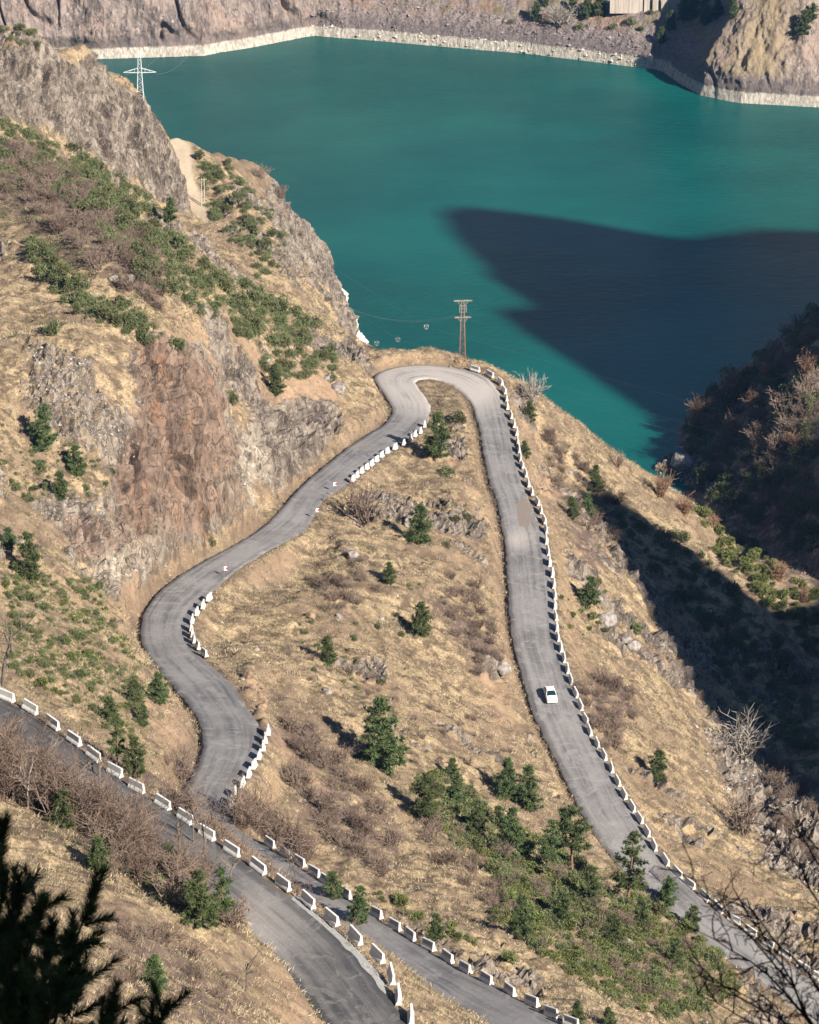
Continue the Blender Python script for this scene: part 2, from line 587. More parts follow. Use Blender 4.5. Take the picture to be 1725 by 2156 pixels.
def bilin(H, x0, y0, sx, sy, x, y):
    fx = np.clip((x - x0) / sx, 0, H.shape[1] - 1.001)
    fy = np.clip((y - y0) / sy, 0, H.shape[0] - 1.001)
    i = fx.astype(int); j = fy.astype(int)
    fx = fx - i; fy = fy - j
    return (H[j, i] * (1 - fx) + H[j, i + 1] * fx) * (1 - fy) + (H[j + 1, i] * (1 - fx) + H[j + 1, i + 1] * fx) * fy


def cubic_up(H, x0, sx, xs, axis):
    f = np.clip((xs - x0) / sx, 0, H.shape[axis] - 1.001)
    i = f.astype(int)
    t = f - i
    n = H.shape[axis]
    tk = lambda k: np.take(H, np.clip(i + k, 0, n - 1), axis=axis)
    if axis == 0:
        t = t[:, None]
    p0, p1, p2, p3 = tk(-1), tk(0), tk(1), tk(2)
    return 0.5 * (2 * p1 + (p2 - p0) * t + (2 * p0 - 5 * p1 + 4 * p2 - p3) * t * t + (3 * p1 - p0 - 3 * p2 + p3) * t ** 3)


H0 = cubic_up(cubic_up(Hc, cx[0], cx[1] - cx[0], gx, 1), cy[0], cy[1] - cy[0], gy, 0)
GXm, GYm = np.meshgrid(gx, gy)
H0 = np.maximum(H0, mountain(GXm, GYm))

# road influence rasters
road_d = np.full((NY, NX), 99.0)     # distance outside the road edge (negative on the road)
road_z = np.zeros((NY, NX))
road_k = np.zeros((NY, NX), int)     # 1 switchback, 2 upper road, 3 dirt track
WIN = int(11 / GS)
for kind, (A, B) in ((1, RA), (2, RB), (3, RC)):
    mid = (A + B) / 2
    dirv = np.gradient(mid, axis=0)[:, :2]
    dirv /= np.linalg.norm(dirv, axis=1)[:, None] + 1e-9
    for a, b, m, dv in zip(A, B, mid, dirv):
        ci, cj = int((m[0] - GX0) / GS), int((m[1] - GY0) / GS)
        if ci < -WIN or cj < -WIN or ci > NX + WIN or cj > NY + WIN:
            continue
        i0, i1, j0, j1 = max(ci - WIN, 0), min(ci + WIN, NX), max(cj - WIN, 0), min(cj + WIN, NY)
        if i0 >= i1 or j0 >= j1:
            continue
        dx = GXm[j0:j1, i0:i1]
        dy = GYm[j0:j1, i0:i1]
        ab = b[:2] - a[:2]
        L = np.linalg.norm(ab)
        e = ab / (L + 1e-9)
        t = (dx - a[0]) * e[0] + (dy - a[1]) * e[1]
        tc = np.clip(t, 0, L)
        qx = a[0] + e[0] * tc
        qy = a[1] + e[1] * tc
        dist = np.hypot(dx - qx, dy - qy)
        sd = np.where(dist < 0.35, np.maximum(np.maximum(-t, t - L), -4) , dist)
        blk = road_d[j0:j1, i0:i1]
        better = sd < blk
        blk[better] = sd[better]
        road_z[j0:j1, i0:i1][better] = m[2]
        road_k[j0:j1, i0:i1][better] = kind

# broad relief, gullies
base = H0.copy()
amp = sstep(1.0, 7.0, road_d)
rib = fbm(GXm * 0.055 + GYm * 0.02, GYm * 0.035, oct=3, seed=3)
rill = ridged(GXm * 0.035 + 0.012 * GYm, GYm * 0.16 - 0.03 * GXm, oct=3, seed=13) - 0.5
base += amp * (rib * 1.7 + fbm(GXm * 0.22, GYm * 0.16, oct=4, seed=8) * 0.9 + rill * 1.5)
uphill = base - road_z
w = sstep(0.5, np.where(uphill > 0, 2.6, 4.0), road_d)
H = np.where(road_k > 0, (road_z - 0.16) * (1 - w) + base * w, base)
ditch = np.exp(-((road_d - 0.75) / 0.5) ** 2) * sstep(0.3, 1.5, uphill) * (road_k > 0) * (road_k < 3)
H -= ditch * 0.62
H += np.where((road_k == 1) & (road_d > 0.6) & (road_d < 3), 0.16 * fbm(GXm * 1.3, GYm * 1.3, oct=2, seed=5), 0)
# heap of spoil along the inside edge of the lower bend
for hx, hy, hz, hr in ((527, 1420, 62.2, 1.1), (537, 1450, 62.8, 1.3), (548, 1472, 63.2, 1.2), (553, 1496, 63.6, 1.4), (560, 1518, 63.8, 1.0)):
    sx_, sy_, _ = at_z(hx, hy, hz)
    H += 1.05 * np.exp(-(((GXm - sx_) ** 2 + (GYm - sy_) ** 2) / hr ** 2)) * sstep(0.4, 0.9, road_d)

# ------------------------------------------------------------------ zones of the ground, by what lies there
PXm, PYm = to_px(GXm, GYm, H)


JX = PXm + fbm(GXm * 0.25, GYm * 0.25, oct=3, seed=21) * 26
JY = PYm + fbm(GXm * 0.25, GYm * 0.25, oct=3, seed=22) * 26


def boxblur(m, r, axis):
    c = np.cumsum(np.concatenate([np.zeros_like(np.take(m, [0], axis)), m], axis), axis)
    n = m.shape[axis]
    hi = np.minimum(np.arange(n) + r + 1, n)
    lo = np.maximum(np.arange(n) - r, 0)
    return (np.take(c, hi, axis) - np.take(c, lo, axis)) / (2 * r + 1)


def zone(polys, blur=3):
    m = np.zeros((NY, NX))
    for poly, y0, y1 in polys:
        p = np.array(poly, float)
        j0, j1 = max(int((y0 - GY0) / GS), 0), min(int((y1 - GY0) / GS) + 1, NY)
        jx, jy = JX[j0:j1], JY[j0:j1]
        sel = (jx > p[:, 0].min()) & (jx < p[:, 0].max()) & (jy > p[:, 1].min()) & (jy < p[:, 1].max())
        r = np.zeros(jx.shape, bool)
        r[sel] = in_poly(jx[sel], jy[sel], poly)
        m[j0:j1] = np.maximum(m[j0:j1], r)
    for ax in (0, 1, 0, 1):
        m = boxblur(m, blur, ax)
    return m


Z_GREY = zone([([(-80, 70), (90, 108), (200, 142), (300, 215), (350, 290), (392, 400), (385, 470), (330, 415), (250, 345), (150, 310), (60, 255), (-80, 235)], 595, 720),
               ([(565, 362), (600, 380), (618, 430), (606, 450), (580, 400)], 660, 860), ([(640, 490), (700, 555), (722, 665), (690, 640), (670, 570), (630, 520)], 660, 860),
               ([(700, 690), (740, 715), (790, 770), (812, 800), (795, 820), (755, 770), (720, 730)], 540, 720),
               ([(520, 870), (600, 845), (735, 845), (720, 900), (650, 990), (590, 1035), (550, 1000), (530, 950)], 470, 570),
               ([(390, 480), (470, 550), (540, 605), (520, 612), (440, 555), (380, 500)], 560, 720), ([(350, 600), (420, 640), (415, 655), (345, 618)], 500, 600), ([(440, 780), (480, 800), (560, 850), (545, 862), (470, 820)], 470, 560),
               ([(640, 690), (720, 745), (700, 765), (640, 730)], 540, 640),
               ([(1470, 1530), (1560, 1590), (1640, 1660), (1740, 1720), (1740, 1900), (1640, 1830), (1560, 1700)], 400, 520),
               ([(1260, 1290), (1310, 1310), (1305, 1340), (1270, 1325)], 440, 560), ([(1320, 1340), (1400, 1390), (1440, 1440), (1380, 1420)], 440, 560),
               ([(1080, 800), (1110, 850), (1130, 920), (1100, 900), (1080, 850)], 540, 640), ([(1220, 1090), (1300, 1190), (1330, 1230), (1270, 1180)], 480, 620),
               
               ([(990, 1380), (1060, 1400), (1065, 1430), (1000, 1420)], 400, 560), ([(700, 1110), (750, 1160), (735, 1200), (705, 1160)], 400, 540),
               ([(1390, 955), (1445, 960), (1520, 1010), (1480, 1060), (1400, 1000)], 600, 760)])
Z_RED = zone([([(310, 690), (420, 760), (480, 850), (505, 930), (500, 1060), (430, 1130), (330, 1160), (240, 1150), (235, 1010), (290, 840), (270, 740)], 430, 520),
              ([(120, 1090), (240, 1120), (230, 1190), (150, 1180)], 420, 470)])
Z_PALE = zone([([(430, 1130), (510, 1070), (505, 940), (540, 900), (560, 980), (530, 1080), (470, 1140)], 440, 540), ([(180, 1190), (260, 1150), (420, 1140), (350, 1190), (230, 1230)], 420, 490)])
Z_LICHEN = zone([([(30, 700), (160, 730), (260, 840), (280, 930), (220, 980), (120, 930), (50, 850)], 440, 500), ([(60, 1010), (230, 1010), (220, 1160), (90, 1120)], 420, 480)])
Z_SOIL = zone([([(330, 690), (440, 690), (600, 790), (700, 790), (720, 830), (640, 860), (560, 860), (420, 780)], 470, 600),
               ([(240, 1210), (330, 1180), (330, 1240), (290, 1330), (250, 1320)], 400, 480), ([(320, 1470), (400, 1520), (410, 1600), (370, 1640), (330, 1560)], 350, 440),
               ([(920, 880), (960, 950), (1010, 1040), (1030, 1120), (985, 1050), (930, 960)], 480, 600),
               ([(1000, 1420), (1060, 1420), (1080, 1520), (1030, 1500)], 400, 520), ([(520, 1430), (580, 1500), (600, 1560), (560, 1540), (520, 1470)], 370, 440),
               ([(560, 1500), (640, 1600), (700, 1660), (640, 1650), (570, 1560)], 350, 420),
               ([(1110, 960), (1160, 1010), (1180, 1080), (1130, 1030)], 480, 600), ([(640, 2060), (700, 2156), (640, 2200), (560, 2100)], 200, 270),
               ([(800, 770), (850, 742), (990, 760), (1000, 776), (880, 764)], 560, 620)])
Z_GREEN = zone([([(560, 1560), (700, 1640), (900, 1640), (1250, 1800), (1500, 1900), (1560, 2120), (1450, 2190), (1260, 2060), (1040, 1900), (850, 1700), (700, 1680)], 290, 450),
                ([(0, 260), (200, 360), (420, 560), (700, 680), (640, 740), (560, 720), (300, 700), (60, 540), (0, 500)], 470, 700),
                ([(0, 1180), (200, 1230), (280, 1400), (330, 1560), (250, 1600), (0, 1480)], 330, 450), ([(0, 880), (240, 960), (240, 1060), (0, 1060)], 400, 480)])
Z_BROWN = zone([([(-20, 260), (180, 360), (360, 560), (330, 640), (180, 560), (-20, 440)], 470, 640), ([(0, 1480), (300, 1560), (560, 1780), (560, 1960), (420, 1900), (200, 1760), (0, 1640)], 230, 340),
                ([(640, 1600), (820, 1700), (860, 1800), (780, 1840), (660, 1740)], 320, 420), ([(1210, 1440), (1330, 1440), (1320, 1560), (1240, 1560)], 400, 480),
                ([(520, 1480), (760, 1620), (700, 1640), (560, 1560)], 340, 430), ([(900, 1240), (1000, 1300), (1060, 1400), (980, 1390)], 400, 540), ([(250, 1960), (420, 2040), (520, 2156), (300, 2156)], 190, 260),
                ([(1700, 620), (1725, 1300), (1500, 1080), (1430, 900)], 560, 760), ([(1150, 1000), (1240, 1060), (1320, 1200), (1220, 1200)], 470, 600)])
rockm = np.clip(Z_GREY + Z_RED + Z_PALE + 0.55 * Z_LICHEN, 0, 1)

# ------------------------------------------------------------------ surface relief
ny_, nx_ = np.gradient(H, GS)
slope = np.hypot(nx_, ny_)
cut = sstep(0.85, 1.25, slope) * (road_k > 0) * (1 - rockm)
Z_SOIL = np.maximum(Z_SOIL, cut * 0.45)
outc = sstep(0.665, 0.74, ridged(GXm * 0.05 + 0.02 * GYm, GYm * 0.11, oct=4, seed=17)) * sstep(0.5, 0.62, vnoise(GXm * 0.04, GYm * 0.04, seed=19)) * (1 - 0.8 * Z_GREEN) * sstep(2.0, 4.0, road_d) * sstep(290, 330, GYm)
rockm = np.clip(np.maximum(rockm, 0.75 * outc), 0, 1)
rockm = np.clip(np.maximum(rockm, sstep(1.35, 1.9, slope) * (road_k == 0) * 0.8), 0, 1) * sstep(0.6, 1.6, road_d)
free = sstep(0.5, 1.5, road_d)
tus = fbm(GXm * 0.9, GYm * 0.9, oct=3, seed=31)
H += free * (1 - rockm) * (0.22 * tus + 0.42 * fbm(GXm * 0.45, GYm * 0.45, oct=2, seed=41))
nrm = np.stack([-nx_, -ny_, np.ones_like(nx_)], 2)
nrm /= np.linalg.norm(nrm, axis=2)[:, :, None]
rk = ridged(GXm * 0.19 + 0.05 * H, GYm * 0.13, H * 0.10, oct=4, seed=51) - 0.55
st = np.abs(((GXm * 0.55 + GYm * 0.18 + fbm(GXm * 0.1, GYm * 0.1, H * 0.1, oct=2, seed=61) * 2.2) % 1.0) - 0.5) * 2
blocks = vnoise(np.floor(GXm * 0.9 + 0.3 * H) * 1.7, np.floor(GYm * 0.7) * 1.3, np.floor(H * 0.55) * 1.9, seed=71)
crev = np.exp(-(fbm(GXm * 0.30 + 0.06 * H, GYm * 0.16, H * 0.07, oct=3, seed=131) / 0.07) ** 2)
fa = fbm(GXm * 0.35, GYm * 0.22, H * 0.2, oct=2, seed=151) * 2.6
facet = np.abs(((GXm * 0.42 + 0.35 * H + fa) % 1.0) - 0.5) + np.abs(((GYm * 0.30 - 0.28 * H + fa * 0.7) % 1.0) - 0.5)
disp = free * rockm * (facet - 0.5) * 1.3 + free * rockm * (rk * 3.4 + (st - 0.5) * 1.0 + (blocks - 0.5) * 1.7 - 1.8 * crev + 1.1 * fbm(GXm * 0.8, GYm * 0.8, H * 0.8, oct=3, seed=81))
POSX = GXm + nrm[:, :, 0] * disp
POSY = GYm + nrm[:, :, 1] * disp
POSZ = H + nrm[:, :, 2] * disp


def ground(x, y):
    return bilin(POSZ, GX0, GY0, GS, GS, np.asarray(x, float), np.asarray(y, float))


def cast(px, py, y0=160.0, y1=822.0):
    """first ground point on each sight line (nan where it meets none)"""
    px = np.atleast_1d(np.asarray(px, float))
    py = np.atleast_1d(np.asarray(py, float))
    dx, dy, dz = ray(px, py)
    ys = np.arange(y0, y1, 0.5)
    out = np.full((len(px), 3), np.nan)
    for i in range(len(px)):
        t = ys / dy[i]
        X = dx[i] * t
        Z = CAM_H + dz[i] * t
        g = ground(X, ys)
        ok = (np.abs(X) < 135) & (Z <= g)
        if ok.any():
            k = int(np.argmax(ok))
            out[i] = (X[k], ys[k], g[k])
    return out


# terrain mesh: cells that the view or a step beside it can reach
lim = 0.136 * GYm + 22
keepv = (np.abs(GXm) < lim) & (H > -14)
cell = keepv[:-1, :-1] & keepv[1:, :-1] & keepv[:-1, 1:] & keepv[1:, 1:]
idx = np.arange(NX * NY).reshape(NY, NX)
quads = np.stack([idx[:-1, :-1][cell], idx[:-1, 1:][cell], idx[1:, 1:][cell], idx[1:, :-1][cell]], 1)
used = np.zeros(NX * NY, bool)
used[quads.ravel()] = True
remap = np.cumsum(used) - 1
V = np.stack([POSX.ravel()[used], POSY.ravel()[used], POSZ.ravel()[used]], 1)
fl = lambda a: a.ravel()[used]
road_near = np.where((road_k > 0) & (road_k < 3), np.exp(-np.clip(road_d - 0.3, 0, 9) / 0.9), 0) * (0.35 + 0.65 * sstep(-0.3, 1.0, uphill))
track = np.where(road_k == 3, 1 - sstep(0.0, 1.6, road_d), 0)
zoneA = np.stack([fl(rockm), fl(Z_RED), fl(Z_PALE)], 1)
zoneB = np.stack([fl(Z_SOIL), fl(Z_GREEN), fl(Z_BROWN)], 1)
zoneC = np.stack([fl(road_near), fl(track), fl(Z_LICHEN)], 1)
gravel = ((road_k == 2) & (uphill < 0.6)) * (1 - sstep(1.1, 1.9, road_d)) * sstep(590, 640, PXm) * (1 - sstep(800, 830, PXm)) * sstep(1840, 1900, PYm)
zoneD = np.stack([fl(Z_GREY), fl(gravel), fl(Z_GREY) * 0], 1)

# ground material
m_ground, nt, b = new_mat("hillside_ground")
k = NT(nt)
sep = lambda name: (lambda s: (k.link(k.attr(name, True), s.inputs[0]), s.outputs)[1])(nt.nodes.new('ShaderNodeSeparateColor'))
A3, B3, C3, D3 = sep("zone_a"), sep("zone_b"), sep("zone_c"), sep("zone_d")
xyz = nt.nodes.new('ShaderNodeSeparateXYZ')
k.link(k.pos, xyz.inputs[0])
n_big = k.noise(0.06, 5, 0.6)
n_mid = k.noise(0.45, 6, 0.68)
n_fin = k.noise(3.2, 5, 0.7)
n_str = k.noise(1.0, 5, 0.65, k.vmul(k.pos, (1.3, 1.6, 0.9)), 0.6)
straw = k.mix(k.ramp(n_fin, 0.32, 0.68), (0.205, 0.147, 0.086), (0.455, 0.345, 0.210))
straw = k.mix(k.ramp(n_str, 0.52, 0.74), straw, (0.56, 0.445, 0.28))
straw = k.mix(k.math('MULTIPLY', k.ramp(n_mid, 0.45, 0.60), 0.9), straw, (0.100, 0.072, 0.050))
rill = k.noise(1.0, 5, 0.65, k.vmul(k.pos, (0.07, 0.30, 0.12)), 0.8)
straw = k.mix(k.math('MULTIPLY', k.ramp(rill, 0.50, 0.64), 0.7), straw, k.mix(n_fin, (0.092, 0.066, 0.048), (0.225, 0.160, 0.108)))
straw = k.mix(k.math('MULTIPLY', k.ramp(n_big, 0.47, 0.63), 0.65), straw, (0.175, 0.122, 0.085))
n_gr = k.noise(0.9, 5, 0.7)
straw = k.mix(k.math('MULTIPLY', k.ramp(n_gr, 0.58, 0.68), k.math('ADD', 0.25, B3[1])), straw, (0.085, 0.092, 0.034))
straw = k.mix(k.math('MULTIPLY', B3[2], k.ramp(n_mid, 0.33, 0.58)), straw, (0.115, 0.082, 0.070))
soil = k.mix(k.ramp(n_mid, 0.35, 0.65), (0.27, 0.165, 0.105), (0.40, 0.285, 0.19))
straw = k.mix(k.math('MULTIPLY', B3[0], k.ramp(k.noise(0.35, 5, 0.65), 0.34, 0.54)), straw, soil)
# stones lying in the grass
vs = k.voro(1.1, out='Distance')
straw = k.mix(k.math('MULTIPLY', k.ramp(vs, 0.17, 0.10), k.ramp(k.noise(0.12, 3), 0.48, 0.6)), straw, (0.24, 0.21, 0.19))
# rock: streaks down the face, joints, lichen
rv = k.vmul(k.pos, (1.0, 0.55, 0.28))
r1 = k.noise(0.5, 6, 0.7, rv, 0.8)
r2 = k.noise(2.6, 5, 0.72, k.vmul(k.pos, (1.0, 0.6, 0.5)), 0.3)
grey = k.mix(k.ramp(r1, 0.34, 0.66), (0.080, 0.062, 0.050), (0.29, 0.24, 0.193))
grey = k.mix(k.ramp(r2, 0.54, 0.74), grey, (0.42, 0.375, 0.32))
red = k.mix(k.ramp(r1, 0.34, 0.66), (0.115, 0.080, 0.060), (0.265, 0.185, 0.138))
red = k.mix(k.math('MULTIPLY', k.ramp(k.noise(0.3, 5, 0.65, k.vmul(k.pos, (1.3, 0.5, 0.25))), 0.53, 0.66), 0.75), red, (0.27, 0.15, 0.09))
red = k.mix(k.ramp(r2, 0.58, 0.75), red, (0.26, 0.21, 0.18))
rock = k.mix(k.ramp(k.math('ADD', A3[1], k.math('MULTIPLY', k.math('SUBTRACT', k.noise(0.22, 5, 0.7), 0.5), 1.5)), 0.3, 0.75), grey, red)
pale = k.mix(k.ramp(r2, 0.35, 0.65), (0.30, 0.235, 0.165), (0.56, 0.50, 0.40))
rock = k.mix(k.math('MULTIPLY', A3[2], k.ramp(k.noise(0.4, 5, 0.7), 0.38, 0.55)), rock, pale)
rock = k.mix(k.math('MULTIPLY', C3[2], k.ramp(k.noise(2.4, 5, 0.8), 0.56, 0.62)), rock, (0.46, 0.44, 0.39))
crk = k.math('ABSOLUTE', k.math('SUBTRACT', k.noise(0.55, 5, 0.6, k.vmul(k.pos, (1.2, 0.8, 0.35)), 0.8), 0.5))
rock = k.mix(k.math('MULTIPLY', k.ramp(crk, 0.03, 0.0), 0.8), rock, (0.035, 0.03, 0.028))
rm = k.ramp(k.math('ADD', A3[0], k.math('MULTIPLY', k.math('SUBTRACT', k.noise(0.7, 5, 0.7), 0.5), 1.1)), 0.38, 0.58)
col = k.mix(rm, straw, rock)
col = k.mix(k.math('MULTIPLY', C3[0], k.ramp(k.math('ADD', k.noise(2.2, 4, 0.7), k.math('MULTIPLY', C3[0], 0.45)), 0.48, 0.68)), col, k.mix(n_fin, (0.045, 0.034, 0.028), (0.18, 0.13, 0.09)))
col = k.mix(k.ramp(k.math('ADD', D3[1], k.math('MULTIPLY', k.math('SUBTRACT', n_fin, 0.5), 0.6)), 0.35, 0.6), col, k.mix(k.noise(5.0, 3, 0.8), (0.20, 0.19, 0.18), (0.46, 0.45, 0.43)))
col = k.mix(C3[1], col, k.mix(n_mid, (0.36, 0.275, 0.19), (0.54, 0.435, 0.315)))
band = k.ramp(k.math('ADD', xyz.outputs[2], k.math('MULTIPLY', k.noise(0.35, 4), -3.0)), 4.2, 3.4)
col = k.mix(k.math('MULTIPLY', k.math('MULTIPLY', band, k.ramp(A3[0], 0.05, 0.3)), k.ramp(xyz.outputs[0], 30.0, 10.0)), col, k.mix(r2, (0.50, 0.44, 0.36), (0.74, 0.69, 0.60)))
k.link(col, b.inputs['Base Color'])
b.inputs['Roughness'].default_value = 0.95
b.inputs['Specular IOR Level'].default_value = 0.1
hgt = k.math('ADD', k.math('MULTIPLY', n_fin, 0.5), k.math('ADD', k.math('MULTIPLY', k.noise(9.0, 3, 0.7), 0.25), k.math('MULTIPLY', k.math('MULTIPLY', r2, rm), 1.2)))
k.link(k.bump(hgt, 0.8, 0.16), b.inputs['Normal'])

rq_ = rockm.ravel()[quads].mean(1)
terrain = link("hillside_terrain", mesh_np("hillside_terrain", V, remap[quads], [m_ground], True, attrs={"zone_a": zoneA, "zone_b": zoneB, "zone_c": zoneC, "zone_d": zoneD}))
terrain.data.polygons.foreach_set('use_smooth', rq_ < 0.45)
tag(terrain, kind='structure', label="steep dry grass and rock hillside above the lake")

# coarse ground around it: the valley flanks and the mountain on the sunny side
ox = np.concatenate([np.arange(-700, -140, 20.0), np.arange(-140, 260, 7.0), np.arange(260, 1150, 16.0)])
oy = np.concatenate([np.arange(-420, 140, 14.0), np.arange(140, 860, 7.0), np.arange(860, 1300, 20.0)])
OX, OY = np.meshgrid(ox, oy)
qx = np.clip(OX, -130, 125)
qy = np.clip(OY, -40, 840)
OZ = tps(qx, qy)
OZ = OZ + np.clip(-130 - OX, 0, 400) * 0.55 + np.clip(-40 - OY, 0, 300) * 0.35
OZ = np.where((OY > 700) & (OX < 60), np.minimum(OZ, OZ * 0 + np.clip(100 - (OY - 700) * 2.2 + np.clip(-130 - OX, 0, 400) * 0.55, -20, 400)), OZ)
OZ = np.where((OX > 125) & (OY > 720), -20, OZ)
OZ = np.maximum(OZ, mountain(OX, OY) - 9) + fbm(OX * 0.02, OY * 0.02, oct=4, seed=91) * 5 * sstep(0, 60, np.abs(OX) - 60 - 0.1 * np.abs(OY))
OZ = np.clip(OZ, -20, 420)
inside = (np.abs(OX) < 0.136 * OY + 20) & (OY > 152) & (OY < 824)
OZ = np.where((np.abs(OX) < 0.136 * OY + 30) & (OY > 145) & (OY < 830), OZ - 3.0, OZ)
near_gap = (np.abs(OX) < 40) & (OY < 150) & (OY > -20)
oc = ~(inside[:-1, :-1] & inside[1:, :-1] & inside[:-1, 1:] & inside[1:, 1:])
oc &= (OZ[:-1, :-1] > -19) | (OZ[1:, 1:] > -19) | (OZ[1:, :-1] > -19) | (OZ[:-1, 1:] > -19)
oi = np.arange(OX.size).reshape(OX.shape)
oq = np.stack([oi[:-1, :-1][oc], oi[:-1, 1:][oc], oi[1:, 1:][oc], oi[1:, :-1][oc]], 1)
zz = np.zeros((OX.size, 3))
outer = link("mountain_terrain", mesh_np("mountain_terrain", np.stack([OX.ravel(), OY.ravel(), OZ.ravel()], 1), oq, [m_ground], True,
             attrs={"zone_a": zz + np.array([0.25, 0, 0]), "zone_b": zz + np.array([0, 0.5, 0.4]), "zone_c": zz, "zone_d": zz}))
tag(outer, kind='structure', label="mountain flanks closing the valley on either side")

# the crest itself, in finer steps along its length
rs = np.arange(250, 760, 2.5)
ru = np.concatenate([np.linspace(-190, -90, 10), [CREST_U - 4, CREST_U - 1, CREST_U + 1, CREST_U + 4], np.linspace(-70, 30, 8)])
RS, RU = np.meshgrid(rs, ru)
rx, ry = RU * 0.643 + RS * 0.766, -RU * 0.766 + RS * 0.643
rz = mountain(rx, ry) - 0.4 * np.abs(fbm(RS * 0.3, RU * 0.1, oct=3, seed=95)) * 3
ri = np.arange(RS.size).reshape(RS.shape)
rq = np.stack([ri[:-1, :-1].ravel(), ri[1:, :-1].ravel(), ri[1:, 1:].ravel(), ri[:-1, 1:].ravel()], 1)
zz = np.zeros((RS.size, 3))
ridge = link("mountain_ridge_terrain", mesh_np("mountain_ridge_terrain", np.stack([rx.ravel(), ry.ravel(), rz.ravel()], 1), rq, [m_ground], True,
             attrs={"zone_a": zz + np.array([0.5, 0, 0]), "zone_b": zz + np.array([0, 0.5, 0.4]), "zone_c": zz, "zone_d": zz}))
tag(ridge, kind='structure', label="rocky crest of the mountain whose shadow falls on the lake")

# ------------------------------------------------------------------ lake
m_water, nt, b = new_mat("lake_water")
k = NT(nt)
n1 = k.noise(0.38, 5, 0.72, k.vmul(k.pos, (0.7, 1.0, 1.0)), 0.5)
n2 = k.noise(0.5, 2, 0.5)
n3 = k.noise(0.011, 4, 0.6)
k.link(k.mix(k.ramp(n3, 0.35, 0.7), (0.002, 0.070, 0.065), (0.005, 0.102, 0.087)), b.inputs['Base Color'])
b.inputs['Roughness'].default_value = 0.26
b.inputs['IOR'].default_value = 1.21
b.inputs['Specular IOR Level'].default_value = 0.12
k.link(k.bump(k.math('ADD', k.math('MULTIPLY', n1, k.math('ADD', 0.35, k.math('MULTIPLY', k.ramp(k.noise(0.006, 3, 0.6), 0.45, 0.6), 1.1))), k.math('MULTIPLY', n2, 0.15)), 1.0, 0.42), b.inputs['Normal'])
lake = link("lake_water", mesh_np("lake_water", [(-650, 560, 0), (1000, 560, 0), (1000, 1270, 0), (-650, 1270, 0)], [(0, 1, 2, 3)], [m_water]))
tag(lake, kind='structure', label="calm turquoise reservoir")

# ------------------------------------------------------------------ far bank with its bleached waterline
SH = [(-300, 165), (-100, 140), (60, 130), (150, 121), (200, 124), (300, 121), (430, 118), (462, 110), (500, 105), (560, 94), (640, 78), (662, 75), (760, 83), (900, 95), (1000, 104), (1100, 112), (1250, 130),
      (1330, 140), (1380, 146), (1398, 152), (1412, 163), (1425, 172), (1445, 184), (1475, 200), (1520, 210), (1560, 217), (1640, 221), (1700, 225), (1760, 227), (1850, 226), (2000, 205), (2300, 190)]
shw = np.array([[float(k_) for k_ in at_z(px, py, 0.0)[:2]] for px, py in SH])
spx = np.array([p[0] for p in SH], float)
seg = np.concatenate([[0], np.cumsum(np.linalg.norm(np.diff(shw, axis=0), axis=1))])
NS = 1500
ss = np.linspace(0, seg[-1], NS)
bx, by, bp = np.interp(ss, seg, shw[:, 0]), np.interp(ss, seg, shw[:, 1]), np.interp(ss, seg, spx)
# height profile: (pixel column, angle of bank above the waterline)
ang = np.radians(np.interp(bp, [-300, 620, 670, 800, 1000, 1250, 1380, 1410, 1470, 1560, 1680, 1760, 2300], [74, 76, 60, 44, 38, 34, 33, 36, 52, 50, 52, 45, 45]))
bandh = np.interp(bp, [-300, 150, 400, 640, 700, 1000, 1380, 1450, 1560, 1725, 2300], [5, 3.6, 3.7, 4.2, 3.0, 3.4, 3.4, 3.4, 4.5, 4.6, 5])
dist_in = np.concatenate([np.linspace(-2.0, 0, 4), np.linspace(0.35, 34, 120), np.linspace(35, 78, 16)])
inx = np.interp(bp, [-300, 640, 700, 1370, 1420, 1520, 1725, 2300], [0.1, -0.25, 0.12, 0.25, 0.9, 0.55, 0.1, 0.1])
iny = np.sqrt(1 - np.clip(inx, -0.98, 0.98) ** 2)
ksm = np.ones(25) / 25
inx = np.convolve(np.pad(inx, 12, 'edge'), ksm, 'valid'); iny = np.convolve(np.pad(iny, 12, 'edge'), ksm, 'valid')
S2, D2 = np.meshgrid(np.arange(NS), dist_in)
steep = np.tan(np.radians(74))
dxy = D2 * np.cos(ang)[S2]
hb = bandh[S2] + 0.5 * fbm(ss[S2] * 0.15, D2 * 0, oct=3, seed=5)
bank = np.where(D2 * 0.96 < hb, D2 * 0.96, hb + (D2 - hb / 0.96) * np.sin(ang)[S2])
run = np.where(D2 * 0.96 < hb, D2 * 0.27, hb * 0.28 + (D2 - hb / 0.96) * np.cos(ang)[S2])
FX = bx[S2] + inx[S2] * run
FY = by[S2] + iny[S2] * run
FZ = bank
nz = ridged(FX * 0.12, FY * 0.1, FZ * 0.07, oct=5, seed=101) - 0.5
nz2 = fbm(FX * 0.6, FY * 0.5, FZ * 0.35, oct=4, seed=111)
cliff = sstep(40, 65, np.degrees(ang))[S2]
gap = 0.12 + 0.88 * sstep(2.6, 8.0, D2)
gul = ridged(ss[S2] * 0.035 + 0.3, FZ * 0.012, oct=3, seed=121) - 0.5
crv = np.exp(-(fbm(ss[S2] * 0.05 + FZ * 0.012, FZ * 0.03, oct=3, seed=141) / 0.06) ** 2)
off = gap * ((nz * 6.0 + gul * 6.0 - 3.2 * crv) * cliff + nz * 1.3 * (1 - cliff) + nz2 * 0.6) + 0.25 * nz2
nosex = np.exp(-((bp - 1565) / 95) ** 2)[S2] * sstep(2, 14, FZ) * 2.0
vx, vy, vz = inx[S2] * np.sin(ang)[S2], iny[S2] * np.sin(ang)[S2], -np.cos(ang)[S2]
FX = FX - vx * (off + nosex)
